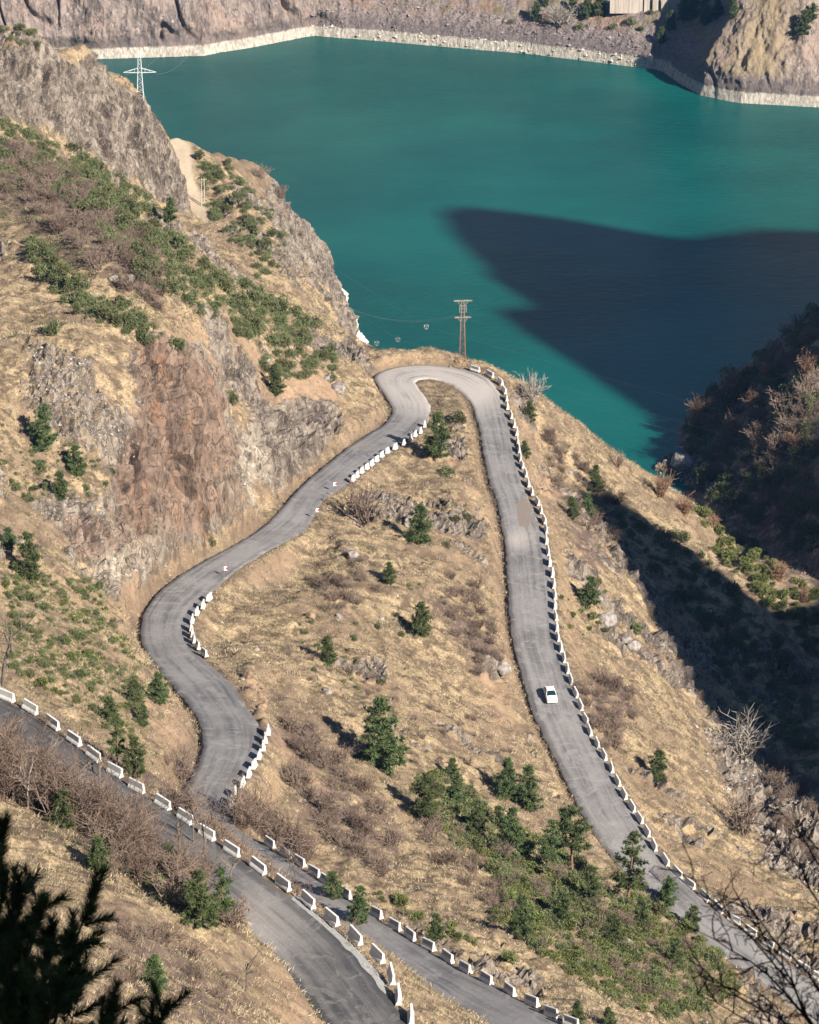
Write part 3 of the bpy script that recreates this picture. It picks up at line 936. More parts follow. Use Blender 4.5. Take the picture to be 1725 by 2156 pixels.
FY = FY - vy * (off + nosex)
FZ = FZ - vz * off * 0.7
FZ[0] -= 3
fi = np.arange(FX.size).reshape(FX.shape)
fq = np.stack([fi[:-1, :-1].ravel(), fi[:-1, 1:].ravel(), fi[1:, 1:].ravel(), fi[1:, :-1].ravel()], 1)
m_bank, nt, b = new_mat("far_bank_rock")
k = NT(nt)
xyz = nt.nodes.new('ShaderNodeSeparateXYZ')
k.link(k.pos, xyz.inputs[0])
Bk = nt.nodes.new('ShaderNodeSeparateColor')
k.link(k.attr("bank", True), Bk.inputs[0])
r1 = k.noise(0.22, 7, 0.72, k.vmul(k.pos, (1.0, 0.8, 0.30)), 0.9)
r2 = k.noise(1.1, 6, 0.75, k.vmul(k.pos, (1.0, 0.8, 0.45)), 0.5)
rock = k.mix(k.ramp(r1, 0.36, 0.62), (0.13, 0.105, 0.10), (0.335, 0.27, 0.228))
rock = k.mix(k.math('MULTIPLY', k.ramp(k.noise(0.07, 4, 0.6), 0.45, 0.62), 0.7), rock, (0.37, 0.27, 0.215))
rock = k.mix(k.ramp(r2, 0.52, 0.7), rock, (0.46, 0.38, 0.35))
crk = k.math('ABSOLUTE', k.math('SUBTRACT', k.noise(0.25, 5, 0.6, k.vmul(k.pos, (1.2, 0.8, 0.35)), 0.8), 0.5))
rock = k.mix(k.math('MULTIPLY', k.ramp(crk, 0.022, 0.0), 0.75), rock, (0.055, 0.045, 0.045))
rub = k.mix(k.ramp(k.noise(1.4, 5, 0.75), 0.38, 0.62), (0.17, 0.135, 0.12), (0.33, 0.27, 0.245))
rub = k.mix(k.math('MULTIPLY', k.ramp(k.noise(0.12, 4), 0.45, 0.6), k.ramp(xyz.outputs[2], 7, 11)), rub, (0.30, 0.20, 0.15))
rub = k.mix(k.math('MULTIPLY', k.ramp(k.noise(0.35, 5, 0.7), 0.5, 0.62), k.ramp(xyz.outputs[2], 8, 12)), rub, (0.19, 0.165, 0.075))
col = k.mix(Bk.outputs[0], rub, rock)
gr = k.math('MULTIPLY', Bk.outputs[1], k.ramp(k.noise(0.5, 5, 0.7), 0.36, 0.52))
col = k.mix(gr, col, k.mix(k.noise(1.6, 4), (0.25, 0.185, 0.105), (0.42, 0.33, 0.20)))
darkband = k.math('MULTIPLY', k.ramp(Bk.outputs[2], 1.0, 0.55), 0.6)
lvl = k.math('ADD', xyz.outputs[2], k.math('MULTIPLY', k.math('SUBTRACT', k.noise(0.5, 4, 0.7), 0.5), 1.6))
dk = k.math('MULTIPLY', k.ramp(lvl, 9.0, 5.0), 0.5)
col = k.mix(dk, col, (0.11, 0.095, 0.095))
wb = k.ramp(lvl, 3.6, 2.9)
col = k.mix(wb, col, k.mix(k.ramp(k.noise(1.3, 5, 0.7, k.vmul(k.pos, (1, 1, 0.4))), 0.35, 0.62), (0.33, 0.285, 0.235), (0.58, 0.525, 0.445)))
k.link(col, b.inputs['Base Color'])
b.inputs['Roughness'].default_value = 0.95
b.inputs['Specular IOR Level'].default_value = 0.1
k.link(k.bump(k.math('ADD', r2, r1), 1.0, 0.9), b.inputs['Normal'])
gnose = (np.exp(-((bp - 1575) / 75) ** 2)[S2] * sstep(6.5, 9, FZ)).ravel()
cl = np.maximum(sstep(600, 690, bp) * 0 + (1 - sstep(640, 690, bp)), sstep(1470, 1500, bp))[S2].ravel()
bank_o = link("far_bank_terrain", mesh_np("far_bank_terrain", np.stack([FX.ravel(), FY.ravel(), FZ.ravel()], 1), fq, [m_bank], True, attrs={"bank": np.stack([cl, gnose, 0 * cl], 1)}))
tag(bank_o, kind='structure', label="rocky far shore with a bleached white band above the waterline")
far_bvh = BVHTree.FromPolygons([tuple(p) for p in np.stack([FX.ravel(), FY.ravel(), FZ.ravel()], 1)[:, :]], [tuple(q) for q in fq.tolist()])


def cast_far(px, py):
    d = Vector([float(k_) for k_ in ray(px, py)])
    h = far_bvh.ray_cast(Vector((0, 0, CAM_H)), d.normalized(), 3000)
    return h[0]


# ------------------------------------------------------------------ road surfaces
def road_mesh(name, A, B, mat, thick=0.22, jit=0.22, seed=0, nw=11):
    n = len(A)
    mid = (A + B) / 2
    s = np.concatenate([[0], np.cumsum(np.linalg.norm(np.diff(mid, axis=0), axis=1))])
    ab = B - A
    W = np.linalg.norm(ab, axis=1)
    e = ab / W[:, None]
    ja = fbm(s * 0.6, s * 0, oct=4, seed=seed) * jit
    jb = fbm(s * 0.6, s * 0 + 9, oct=4, seed=seed + 3) * jit
    A2 = A - e * ja[:, None]
    B2 = B + e * jb[:, None]
    t = np.linspace(0, 1, nw)
    P = A2[:, None] * (1 - t)[None, :, None] + B2[:, None] * t[None, :, None]
    P[:, :, 2] += 0.05 * (1 - (2 * t - 1) ** 2)[None] - 0.02 + 0.012 * fbm(P[:, :, 0] * 0.7, P[:, :, 1] * 0.7, oct=2, seed=seed + 5)
    Lo = P[:, :1].copy(); Lo[:, :, 2] -= thick; Lo[:, 0, :2] -= e[:, :2] * 0.18
    Hi = P[:, -1:].copy(); Hi[:, :, 2] -= thick; Hi[:, 0, :2] += e[:, :2] * 0.18
    P = np.concatenate([Lo, P, Hi], 1)
    tt = np.concatenate([[-0.03], t, [1.03]])
    m = nw + 2
    ii = np.arange(n * m).reshape(n, m)
    q = np.stack([ii[:-1, :-1].ravel(), ii[1:, :-1].ravel(), ii[1:, 1:].ravel(), ii[:-1, 1:].ravel()], 1)
    P0 = P.reshape(-1, 3)
    a, b_, c = P0[q[0, 0]], P0[q[0, 1]], P0[q[0, 2]]
    if np.cross(b_ - a, c - a)[2] < 0:
        q = q[:, ::-1]
    at = {"across": np.tile(tt, n), "along": np.repeat(s, m)}
    o = link(name, mesh_np(name, P0, q, [mat], True, attrs=at))
    return o, s


def asphalt(name, dust, dark):
    m, nt, b = new_mat(name)
    k = NT(nt)
    ac, al = k.attr("across"), k.attr("along")
    st1 = k.noise(1.0, 5, 0.6, k.comb(k.math('MULTIPLY', ac, 9.0), k.math('MULTIPLY', al, 0.035)))
    st2 = k.noise(1.0, 5, 0.7, k.comb(k.math('MULTIPLY', ac, 30.0), k.math('MULTIPLY', al, 0.10)))
    bl = k.noise(0.11, 5, 0.65)
    fine = k.noise(6.0, 4, 0.75)
    edge = k.math('ABSOLUTE', k.math('SUBTRACT', ac, 0.5))
    c = k.mix(k.ramp(k.math('ADD', k.math('MULTIPLY', st1, 0.45), k.math('MULTIPLY', bl, 0.55)), 0.34, 0.62), dark, dust)
    c = k.mix(k.math('MULTIPLY', k.ramp(st2, 0.56, 0.75), 0.35), c, tuple(x * 1.25 for x in dust))
    c = k.mix(k.math('MULTIPLY', k.ramp(k.math('ADD', edge, k.math('MULTIPLY', k.math('SUBTRACT', bl, 0.5), 0.35)), 0.34, 0.47), 0.75), c, tuple(x * 0.8 for x in dark))
    c = k.mix(k.math('MULTIPLY', k.ramp(k.noise(0.9, 5, 0.8, None, 1.0), 0.62, 0.72), 0.5), c, tuple(x * 1.45 for x in dust))
    c = k.mix(k.math('MULTIPLY', k.ramp(k.noise(0.35, 4, 0.7, None, 1.5), 0.54, 0.61), 0.65), c, tuple(x * 1.2 for x in dust))
    ck = k.math('ABSOLUTE', k.math('SUBTRACT', k.noise(0.30, 5, 0.6, None, 0.6), 0.5))
    c = k.mix(k.math('MULTIPLY', k.ramp(ck, 0.006, 0.0), 0.7), c, (0.03, 0.03, 0.032))
    # bleached dusty stretch round the hairpin, gravel patch where the surface has gone
    at = k.attr("dusty")
    c = k.mix(k.math('MULTIPLY', at, k.ramp(k.math('ADD', st1, k.math('MULTIPLY', bl, 0.5)), 0.42, 0.8)), c, (0.47, 0.42, 0.375))
    gv = k.attr("broken")
    c = k.mix(k.ramp(k.math('ADD', gv, k.math('MULTIPLY', k.math('SUBTRACT', k.noise(1.6, 4, 0.7), 0.5), 0.5)), 0.45, 0.6), c, k.mix(k.noise(5.0, 3, 0.8), (0.16, 0.12, 0.10), (0.33, 0.27, 0.22)))
    c = k.mix(k.math('MULTIPLY', k.ramp(fine, 0.35, 0.7), 0.25), c, tuple(x * 0.7 for x in dark))
    k.link(c, b.inputs['Base Color'])
    b.inputs['Roughness'].default_value = 0.9
    b.inputs['Specular IOR Level'].default_value = 0.25
    k.link(k.bump(fine, 0.5, 0.03), b.inputs['Normal'])
    return m


m_road = asphalt("worn_asphalt", (0.235, 0.225, 0.220), (0.092, 0.090, 0.094))
m_road2 = asphalt("dark_asphalt", (0.155, 0.145, 0.138), (0.042, 0.042, 0.046))
roadA, sA = road_mesh("mountain_road", RA[0], RA[1], m_road, seed=11)
roadB, sB = road_mesh("upper_road", RB[0], RB[1], m_road2, seed=14)
tag(roadA, kind='structure', label="grey asphalt switchback road round the spur")
tag(roadB, kind='structure', label="dark asphalt road above the switchback")
for o in (roadA, roadB):
    co = np.empty(len(o.data.vertices) * 3, np.float32)
    o.data.vertices.foreach_get('co', co)
    co = co.reshape(-1, 3)
    ppx, ppy = to_px(co[:, 0], co[:, 1], co[:, 2])
    if o is roadA:
        d = np.exp(-(np.clip(np.hypot((ppx - 930) / 135, (ppy - 800) / 75) - 0.45, 0, 9) / 0.55) ** 2) * 1.15 + 0.6 * np.exp(-(((ppx - 1090) / 30) ** 2 + ((ppy - 1135) / 22) ** 2)) + 0.5 * np.exp(-(((ppx - 735) / 22) ** 2 + ((ppy - 930) / 12) ** 2)) + 0.22
        g = np.exp(-(((ppx - 1104) / 17) ** 4 + ((ppy - 1080) / 34) ** 4)) * 0.9 + 0.75 * np.exp(-(((ppx - 765) / 14) ** 4 + ((ppy - 943) / 6) ** 4))
    else:
        d = 0.5 * np.exp(-(((ppx - 540) / 90) ** 2 + ((ppy - 1960) / 90) ** 2)); g = 0 * ppx
    for an, av in (("dusty", np.clip(d, 0, 1)), ("broken", g)):
        at_ = o.data.attributes.new(an, 'FLOAT', 'POINT')
        at_.data.foreach_set('value', av.astype(np.float32))

# ------------------------------------------------------------------ thin blue air over the valley
m_haze = bpy.data.materials.new("haze")
m_haze.use_nodes = True
hn = m_haze.node_tree
hn.nodes.clear()
hv = hn.nodes.new('ShaderNodeVolumePrincipled')
hv.inputs['Color'].default_value = (0.20, 0.48, 1.0, 1)
hv.inputs['Density'].default_value = 0.000034
hv.inputs['Anisotropy'].default_value = 0.0
ho = hn.nodes.new('ShaderNodeOutputMaterial')
hn.links.new(hv.outputs[0], ho.inputs['Volume'])
hb = MB() if 'MB' in globals() else None
hb.box((215, 440, 203), (1880, 1760, 464))
hz = link("haze", hb.mesh("haze", [m_haze]))
tag(hz, "thin bluish air over the valley", None, None, 'stuff')

# ------------------------------------------------------------------ shared helpers for placing
rng = np.random.default_rng(7)
R3 = random.Random(11)


def road_height(A, B, x, y):
    mid = (A + B) / 2
    i = int(np.argmin((mid[:, 0] - x) ** 2 + (mid[:, 1] - y) ** 2))
    d = mid[min(i + 2, len(mid) - 1)] - mid[max(i - 2, 0)]
    return mid[i], d / np.linalg.norm(d)


ALLROAD = [RA, RB]


def on_road_px(px, py, road, dz):
    """x, y, z and heading of a thing whose middle (dz above the road) lies on a sight line"""
    A, B = road
    mid = (A + B) / 2
    qx, qy = to_px(mid[:, 0], mid[:, 1], mid[:, 2])
    z = mid[int(np.argmin((qx - px) ** 2 + (qy - py) ** 2)), 2]
    for _ in range(3):
        x, y, _z = at_z(px, py, z + dz)
        m, d = road_height(A, B, float(x), float(y))
        z = m[2]
    return float(x), float(y), float(z), d


# ------------------------------------------------------------------ concrete barriers
m_conc, nt, b = new_mat("white_painted_concrete")
k = NT(nt)
n_a = k.noise(2.5, 5, 0.7)
c = k.mix(k.ramp(n_a, 0.35, 0.7), (0.62, 0.60, 0.56), (0.80, 0.79, 0.76))
c = k.mix(k.math('MULTIPLY', k.ramp(k.noise(7.0, 4, 0.8), 0.60, 0.72), 0.6), c, (0.34, 0.31, 0.28))
oi = nt.nodes.new('ShaderNodeObjectInfo')
c = k.mix(k.math('MULTIPLY', oi.outputs['Random'], 0.35), c, (0.52, 0.50, 0.46))
xz = nt.nodes.new('ShaderNodeSeparateXYZ')
tc = nt.nodes.new('ShaderNodeTexCoord')
k.link(tc.outputs['Object'], xz.inputs[0])
c = k.mix(k.math('MULTIPLY', k.ramp(k.math('ADD', xz.outputs[2], k.math('MULTIPLY', n_a, 0.3)), 0.42, 0.16), 0.55), c, (0.36, 0.32, 0.27))
k.link(c, b.inputs['Base Color'])
b.inputs['Roughness'].default_value = 0.85
m_panel = simple_mat("bare_grey_concrete", (0.30, 0.30, 0.31), 0.9, 0.18, 4.0)
m_slot_shade = simple_mat("slot_shade", (0.05, 0.045, 0.04), 0.7, 0.2, 5.0)  # near-black colour painting the shade inside the hollow foot slots

BL = 2.05
prof = [(-0.30, 0.0), (-0.30, 0.10), (-0.245, 0.24), (-0.13, 0.42), (-0.105, 0.98), (-0.085, 1.0)]
prof = prof + [(-x, z) for x, z in prof[::-1]]


def barrier_body():
    mb = MB()
    n = len(prof)
    for y0, y1, s in ((-BL / 2, BL / 2, 1.0),):
        xs = [(-BL / 2, 0.97), (-BL / 2 + 0.03, 1.0), (BL / 2 - 0.03, 1.0), (BL / 2, 0.97)]
        v = []
        for y, sc in xs:
            v += [(x * sc, y, z * (sc if z > 0.5 else 1)) for x, z in prof]
        q = [(j * n + i, (j + 1) * n + i, (j + 1) * n + (i + 1) % n, j * n + (i + 1) % n) for j in range(3) for i in range(n)]
        mb.add(v, q)
        for j, flip in ((0, False), (3, True)):
            c0 = len(v)
            o = j * n
            tr = []
            for i in range(1, n - 1):
                tr.append((o, o + i, o + i + 1) if not flip else (o, o + i + 1, o + i))
            mb.t.append(np.array(tr) + mb.n - len(v))
    return mb.mesh("barrier_body", [m_conc])


def panel_mesh(side):
    """grey recessed panel on one sloping face"""
    mb = MB()
    lo, hi = 0.46, 0.90
    xa = 0.13 + (0.105 - 0.13) * (lo - 0.42) / 0.56 + 0.006
    xb = 0.13 + (0.105 - 0.13) * (hi - 0.42) / 0.56 + 0.006
    h = BL / 2 - 0.22
    v = [(side * xa, -h, lo), (side * xa, h, lo), (side * xb, h, hi), (side * xb, -h, hi),
         (side * (xa - 0.02), -h, lo), (side * (xa - 0.02), h, lo), (side * (xb - 0.02), h, hi), (side * (xb - 0.02), -h, hi)]
    mb.add(v, [(0, 1, 2, 3), (0, 4, 5, 1), (1, 5, 6, 2), (2, 6, 7, 3), (3, 7, 4, 0)])
    return mb.mesh("barrier_panel", [m_panel])


def slot_mesh():
    mb = MB()
    mb.box((0, 0, 0.05), (0.612, 0.2, 0.07))
    return mb.mesh("barrier_foot_slot", [m_slot_shade])


me_bar, me_pan = barrier_body(), panel_mesh(-1)
me_slot = slot_mesh()
ORD = ["first", "second", "third", "fourth", "fifth", "sixth", "seventh", "eighth", "ninth", "tenth", "eleventh", "twelfth", "thirteenth", "fourteenth", "fifteenth", "sixteenth", "seventeenth",
       "eighteenth", "nineteenth", "twentieth"]


def ordinal(i):
    if i <= 20: return ORD[i - 1]
    t, u = divmod(i, 10)
    tens = {2: "twenty", 3: "thirty", 4: "forty", 5: "fifty", 6: "sixty"}[t]
    return (tens[:-1] + "ieth") if u == 0 else tens + "-" + ORD[u - 1]


def barrier(px, py, road, label, group, panel_side, dz=0.5, turn=0.0, z_off=0.0, length=1.0):
    x, y, z, d = on_road_px(px, py, road, dz)
    heading = math.atan2(d[1], d[0]) - math.pi / 2 + turn + R3.uniform(-0.09, 0.09)
    body = link("concrete_barrier", me_bar, None, (x, y, z - 0.02 + z_off), (R3.uniform(-0.05, 0.05) + math.asin(max(-1, min(1, d[2]))), R3.uniform(-0.06, 0.06), heading))
    tag(body, label, "barrier", group)
    p = link("panel", me_pan, body)
    if panel_side > 0:
        p.rotation_euler = (0, 0, math.pi)
    for sy in (-0.5, 0.5):
        link("foot_slot", me_slot, body, (0, sy, 0))
    body.scale = (1, length, 1)
    return body


conv = lambda lst, s, ox, oy: [(x * s + ox, y * s + oy) for x, y in lst]
straight = conv([(1080, 265), (1207, 310), (1297, 372), (1328, 445), (1352, 512), (1360, 585), (1390, 662), (1418, 738), (1438, 805), (1447, 880), (1460, 955), (1470, 1025), (1488, 1088), (1515, 1160), (1540, 1245), (1570, 1320)], .2442, 737.2, 710.9)
straight += conv([(390, 5), (420, 70), (443, 145), (460, 220), (464, 305), (476, 392), (490, 478), (510, 565), (522, 652), (529, 733), (531, 810), (537, 898), (545, 985), (555, 1062), (579, 1145), (601, 1228), (628, 1315),
                  (655, 1400), (692, 1505), (729, 1600), (768, 1708), (804, 1800), (862, 1897), (912, 1990)], .2687, 1026.9, 1053.2)
straight += conv([(848, 22), (874, 77), (900, 132), (934, 184), (967, 236), (997, 290), (1027, 347), (1075, 412), (1124, 462), (1177, 512), (1238, 561), (1296, 611), (1362, 661), (1432, 709), (1506, 760), (1578, 808), (1655, 862), (1720, 908)], .5006, 863.6, 1603.5)
for i, (px, py) in enumerate(straight):
    lab = ("white concrete barrier beside the lattice utility pole, face on to the hairpin" if i == 0 else
           "%s white barrier from the utility pole down the straight with the car" % ordinal(i + 1))
    barrier(px, py, RA, lab, "barriers along the straight below the hairpin", -1 if i > 1 else 1, 0.48)
upper_s = conv([(645, 745), (610, 800), (563, 828), (523, 862), (465, 900), (390, 940), (324, 973), (275, 1008), (230, 1045), (187, 1080), (146, 1115), (103, 1146), (62, 1183), (25, 1215)], .2442, 737.2, 710.9)
for i, (px, py) in enumerate(upper_s):
    barrier(px, py, RA, "%s white barrier after the hairpin in the slanting row beside the pine" % ordinal(i + 1), "barriers between hairpin and first chevron sign", -1, 0.45, turn=0.12 if i < 5 else 0.0, length=0.62)
mid_s = conv([(660, 268), (613, 325), (566, 380), (527, 440), (519, 497), (528, 545), (541, 592), (571, 642), (624, 700)], .2687, 263.3, 1184.9)
for i, (px, py) in enumerate(mid_s):
    barrier(px, py, RA, "%s of nine white barriers inside the wide bend, from its far end" % ordinal(i + 1), "barriers on the inside of the wide bend", -1, 0.48, length=0.8)
low_s = conv([(1124, 1308), (1100, 1370), (1084, 1432), (1052, 1500), (1013, 1575), (970, 1645), (921, 1718), (860, 1790), (833, 1860), (822, 1930)], .2687, 263.3, 1184.9)
for i, (px, py) in enumerate(low_s):
    barrier(px, py, RA, "%s white barrier below the rock heap, on the outside of the lower bend" % ordinal(i + 1), "barriers below the rock heap", -1, 0.5, length=0.85)
second = [(569, 1773), (602, 1794), (632, 1811), (663, 1833), (686, 1851), (729, 1879), (757, 1897), (794, 1921), (832, 1945), (864, 1966), (903, 1988), (943, 2013), (981, 2036), (1025, 2058), (1075, 2081), (1121.5, 2106), (1163, 2130), (1204, 2151)]
for i, (px, py) in enumerate(second):
    barrier(px, py, RA, "%s grey-faced barrier along the lower of the two near roads, from its far end" % ordinal(i + 1), "barriers along the lower near road", -1, 0.5)
near_b = conv([(48, 150), (230, 238), (405, 355), (568, 478), (716, 600), (880, 722), (1047, 843), (1248, 967), (1418, 1078), (1586, 1200)], .2747, 0, 1421.8) + [(488, 1786)]
near_b += conv([(40, 133), (165, 216), (285, 300), (403, 388), (518, 476), (627, 568), (697, 665), (731, 767), (792, 870)], .4274, 526.6, 1764.1)
for i, (px, py) in enumerate(near_b):
    barrier(px, py, RB, "%s barrier with grey panel along the nearest road, from its far end" % ordinal(i + 1), "barriers along the nearest road", -1, 0.5, turn=(-0.35 if i > 16 else 0.0))

# ------------------------------------------------------------------ the white car
m_paint, nt, b = new_mat("white_car_paint")
k = NT(nt)
k.link(k.mix(k.ramp(k.noise(3.0, 3), 0.4, 0.7), (0.78, 0.78, 0.77), (0.83, 0.83, 0.82)), b.inputs['Base Color'])
b.inputs['Roughness'].default_value = 0.28
b.inputs['Coat Weight'].default_value = 0.4
m_glass, nt, b = new_mat("car_window_glass")
k = NT(nt)
k.link(k.mix(k.noise(1.2, 2), (0.006, 0.02, 0.022), (0.012, 0.04, 0.042)), b.inputs['Base Color'])
b.inputs['Roughness'].default_value = 0.06
m_black = simple_mat("black_rubber", (0.018, 0.018, 0.018), 0.8, 0.2, 6)
m_steel = simple_mat("wheel_steel", (0.42, 0.42, 0.43), 0.4, 0.15, 6, 0.7)
m_lamp, nt, b = new_mat("headlight_glass")
b.inputs['Base Color'].default_value = (0.55, 0.56, 0.56, 1)
b.inputs['Roughness'].default_value = 0.12
m_orange = simple_mat("indicator_amber", (0.55, 0.20, 0.03), 0.3, 0.1, 5)
m_plate = simple_mat("plate_white", (0.72, 0.72, 0.70), 0.5, 0.05, 5)
m_sign_red = simple_mat("sign_red", (0.55, 0.02, 0.03), 0.5, 0.1, 6)


def car():
    x, y, z, d = on_road_px(1159, 1462, RA, 0.55)
    root = link("white_car", None, None, (x, y, z + 0.01))
    heading = math.atan2(d[1], d[0])
    root.rotation_euler = (0, -math.asin(d[2]), heading)       # travel direction, down the road
    if d[1] > 0:
        root.rotation_euler = (0, math.asin(d[2]), heading + math.pi)
    tag(root, "white saloon car driving down the straight towards the viewer", "car")
    # lower body: sections along x (front +x)
    secs = [(2.12, 0.60, 0.30, 0.60), (2.07, 0.74, 0.26, 0.70), (1.9, 0.80, 0.24, 0.79), (1.1, 0.825, 0.22, 0.90), (0.95, 0.825, 0.22, 0.93), (-0.2, 0.83, 0.22, 0.94), (-1.3, 0.825, 0.22, 0.95), (-1.55, 0.82, 0.24, 0.94), (-1.95, 0.79, 0.28, 0.90), (-2.10, 0.72, 0.34, 0.80)]
    mb = MB()
    v = []
    for sx, w, lo, hi in secs:
        v += [(sx, -w * 0.92, lo), (sx, -w, lo + 0.18), (sx, -w, hi - 0.16), (sx, -w * 0.90, hi - 0.02), (sx, -w * 0.5, hi + 0.012), (sx, w * 0.5, hi + 0.012), (sx, w * 0.90, hi - 0.02), (sx, w, hi - 0.16), (sx, w, lo + 0.18), (sx, w * 0.92, lo)]
    n = 10
    q = [(j * n + i, j * n + (i + 1) % n, (j + 1) * n + (i + 1) % n, (j + 1) * n + i) for j in range(len(secs) - 1) for i in range(n)]
    mb.add(v, q)
    o = 0
    tr = [(o, o + i + 1, o + i) for i in range(1, n - 1)]
    o2 = (len(secs) - 1) * n
    tr += [(o2, o2 + i, o2 + i + 1) for i in range(1, n - 1)]
    mb.t.append(np.array(tr))
    body = link("body", mb.mesh("car_body", [m_paint], True), root)
    # cabin: pillars and roof
    mb = MB()
    lo_ = [(0.98, 0.70), (-1.42, 0.70)]
    b0, b1, r0, r1 = 1.0, -1.5, 0.32, -0.95
    zb, zr, wb_, wr = 0.925, 1.38, 0.74, 0.58
    roof = [(r0, -wr, zr), (r0, wr, zr), (r1, wr, zr), (r1, -wr, zr)]
    rtop = [(r0 - 0.1, -wr + 0.1, zr + 0.035), (r0 - 0.1, wr - 0.1, zr + 0.035), (r1 + 0.1, wr - 0.1, zr + 0.035), (r1 + 0.1, -wr + 0.1, zr + 0.035)]
    mb.add(roof + rtop, [(4, 5, 6, 7), (0, 1, 5, 4), (1, 2, 6, 5), (2, 3, 7, 6), (3, 0, 4, 7)])
    link("roof", mb.mesh("car_roof", [m_paint], False), root)
    mb = MB()
    for sy in (-1, 1):
        mb.bar((b0, sy * wb_, zb), (r0, sy * wr, zr), 0.045)
        mb.bar((b1, sy * wb_, zb), (r1, sy * wr, zr), 0.06)
        mb.bar((-0.28, sy * (wb_ + 0.01), zb), (-0.30, sy * (wr + 0.01), zr), 0.04)
    link("pillar", mb.mesh("car_pillar", [m_paint]), root)
    g = MB()
    g.add([(b0, -wb_, zb), (b0, wb_, zb), (r0, wr, zr), (r0, -wr, zr)], [(0, 1, 2, 3)])
    link("windscreen", g.mesh("car_windscreen", [m_glass]), root)
    g = MB()
    g.add([(b1, -wb_, zb), (b1, wb_, zb), (r1, wr, zr), (r1, -wr, zr)], [(0, 3, 2, 1)])
    link("rear_window", g.mesh("car_rear_window", [m_glass]), root)
    for sy in (-1, 1):
        for xa, xb, xc, xd in ((b0 - 0.03, -0.28, -0.30, r0), (-0.28, b1 + 0.06, r1, -0.30)):
            g = MB()
            g.add([(xa, sy * wb_, zb), (xb, sy * wb_, zb), (xc, sy * wr, zr), (xd, sy * wr, zr)], [(0, 1, 2, 3)])
            link("side_window", g.mesh("car_side_window", [m_glass]), root)
        hl = MB(); hl.box((2.085, sy * 0.53, 0.615), (0.07, 0.30, 0.13))
        link("headlight", hl.mesh("car_headlight", [m_lamp]), root)
        ind = MB(); ind.box((2.03, sy * 0.735, 0.61), (0.09, 0.08, 0.11))
        link("indicator", ind.mesh("car_indicator", [m_orange]), root)
        mi = MB(); mi.box((0.72, sy * 0.90, 0.99), (0.09, 0.17, 0.11)); mi.bar((0.74, sy * 0.80, 0.95), (0.74, sy * 0.86, 0.98), 0.02)
        link("mirror", mi.mesh("car_mirror", [m_black]), root)
        for sx in (1.28, -1.25):
            w = MB(); an = np.linspace(0, 2 * np.pi, 19)[:-1]
            ro, ri = 0.29, 0.19
            v = [(ro * math.cos(t), yy, ro * math.sin(t)) for yy in (-0.09, 0.09) for t in an]
            m_ = len(an)
            w.add(v, [(i, (i + 1) % m_, m_ + (i + 1) % m_, m_ + i) for i in range(m_)], [(m_, m_ + i, m_ + i + 1) for i in range(1, m_ - 1)] + [(0, i + 1, i) for i in range(1, m_ - 1)])
            wh = link("wheel", w.mesh("car_wheel", [m_black]), root, (sx, sy * 0.745, 0.29))
            h = MB()
            v = [(ri * math.cos(t), sy * 0.097, ri * math.sin(t)) for t in an] + [(0, sy * 0.115, 0)]
            h.add(v, (), [(i, (i + 1) % m_, m_) for i in range(m_)])
            link("rim", h.mesh("car_rim", [m_steel]), wh)
    gr = MB(); gr.box((2.115, 0, 0.60), (0.04, 0.66, 0.10)); gr.box((2.135, 0, 0.40), (0.03, 0.9, 0.07))
    link("grille", gr.mesh("car_grille", [m_black]), root)
    bp = MB(); bp.box((2.10, 0, 0.45), (0.14, 1.50, 0.17)); bp.box((-2.08, 0, 0.48), (0.14, 1.48, 0.18))
    link("bumper", bp.mesh("car_bumper", [m_paint]), root)
    pl = MB(); pl.box((2.18, 0, 0.46), (0.02, 0.5, 0.11))
    link("number_plate", pl.mesh("car_plate", [m_plate]), root)
    wp = MB(); wp.bar((1.0, -0.3, 0.945), (0.72, 0.12, 1.135), 0.012); wp.bar((1.0, 0.3, 0.945), (0.74, 0.6, 1.12), 0.012)
    link("wiper", wp.mesh("car_wiper", [m_black]), root)
    # driver's silhouette and seats behind the glass are hidden by reflections; door gaps
    for sy in (-1, 1):
        dg = MB()
        for xx in (0.92, -0.26, -1.18):
            dg.box((xx, sy * 0.826, 0.62), (0.018, 0.012, 0.46))
        dg.box((-0.1, sy * 0.835, 0.56), (2.2, 0.012, 0.05))
        link("door_trim", dg.mesh("car_door_trim", [m_black]), root)
    return root


car()

# ------------------------------------------------------------------ chevron signs
m_sign_white = simple_mat("sign_white", (0.80, 0.80, 0.79), 0.45, 0.05, 5)
m_post = simple_mat("grey_post", (0.10, 0.10, 0.105), 0.6, 0.2, 6, 0.3)


def chevron(px, py, label, turn):
    x, y, z, d = on_road_px(px, py, RA, 0.0)
    root = link("chevron_sign", None, None, (x, y, z - 0.1), (0, 0, turn))
    tag(root, label, "road sign", "chevron signs on the slanting stretch")
    p = MB(); p.bar((0, 0.03, -0.2), (0, 0.03, 1.45), 0.03, n=6)
    link("post", p.mesh("sign_post", [m_post], True), root)
    w, h = 0.27, 0.30
    s = MB(); s.box((0, 0, 1.22), (2 * w, 0.02, 2 * h))
    pn = link("panel", s.mesh("sign_panel", [m_sign_white]), root)
    c = MB()
    f = -0.014
    c.add([(w, f, 1.22 - h), (w, f, 1.22 + h), (-w * 0.35, f, 1.22)], (), [(0, 1, 2)])
    link("chevron", c.mesh("sign_chevron", [m_sign_red]), pn)


chevron(706, 1033, "small red and white chevron sign nearest the slanting barrier row", 0.25)
chevron(669, 1089, "small red and white chevron sign at the road edge, middle one of three", 0.25)
chevron(476, 1212, "small red and white chevron sign at the entry of the wide bend", 0.15)

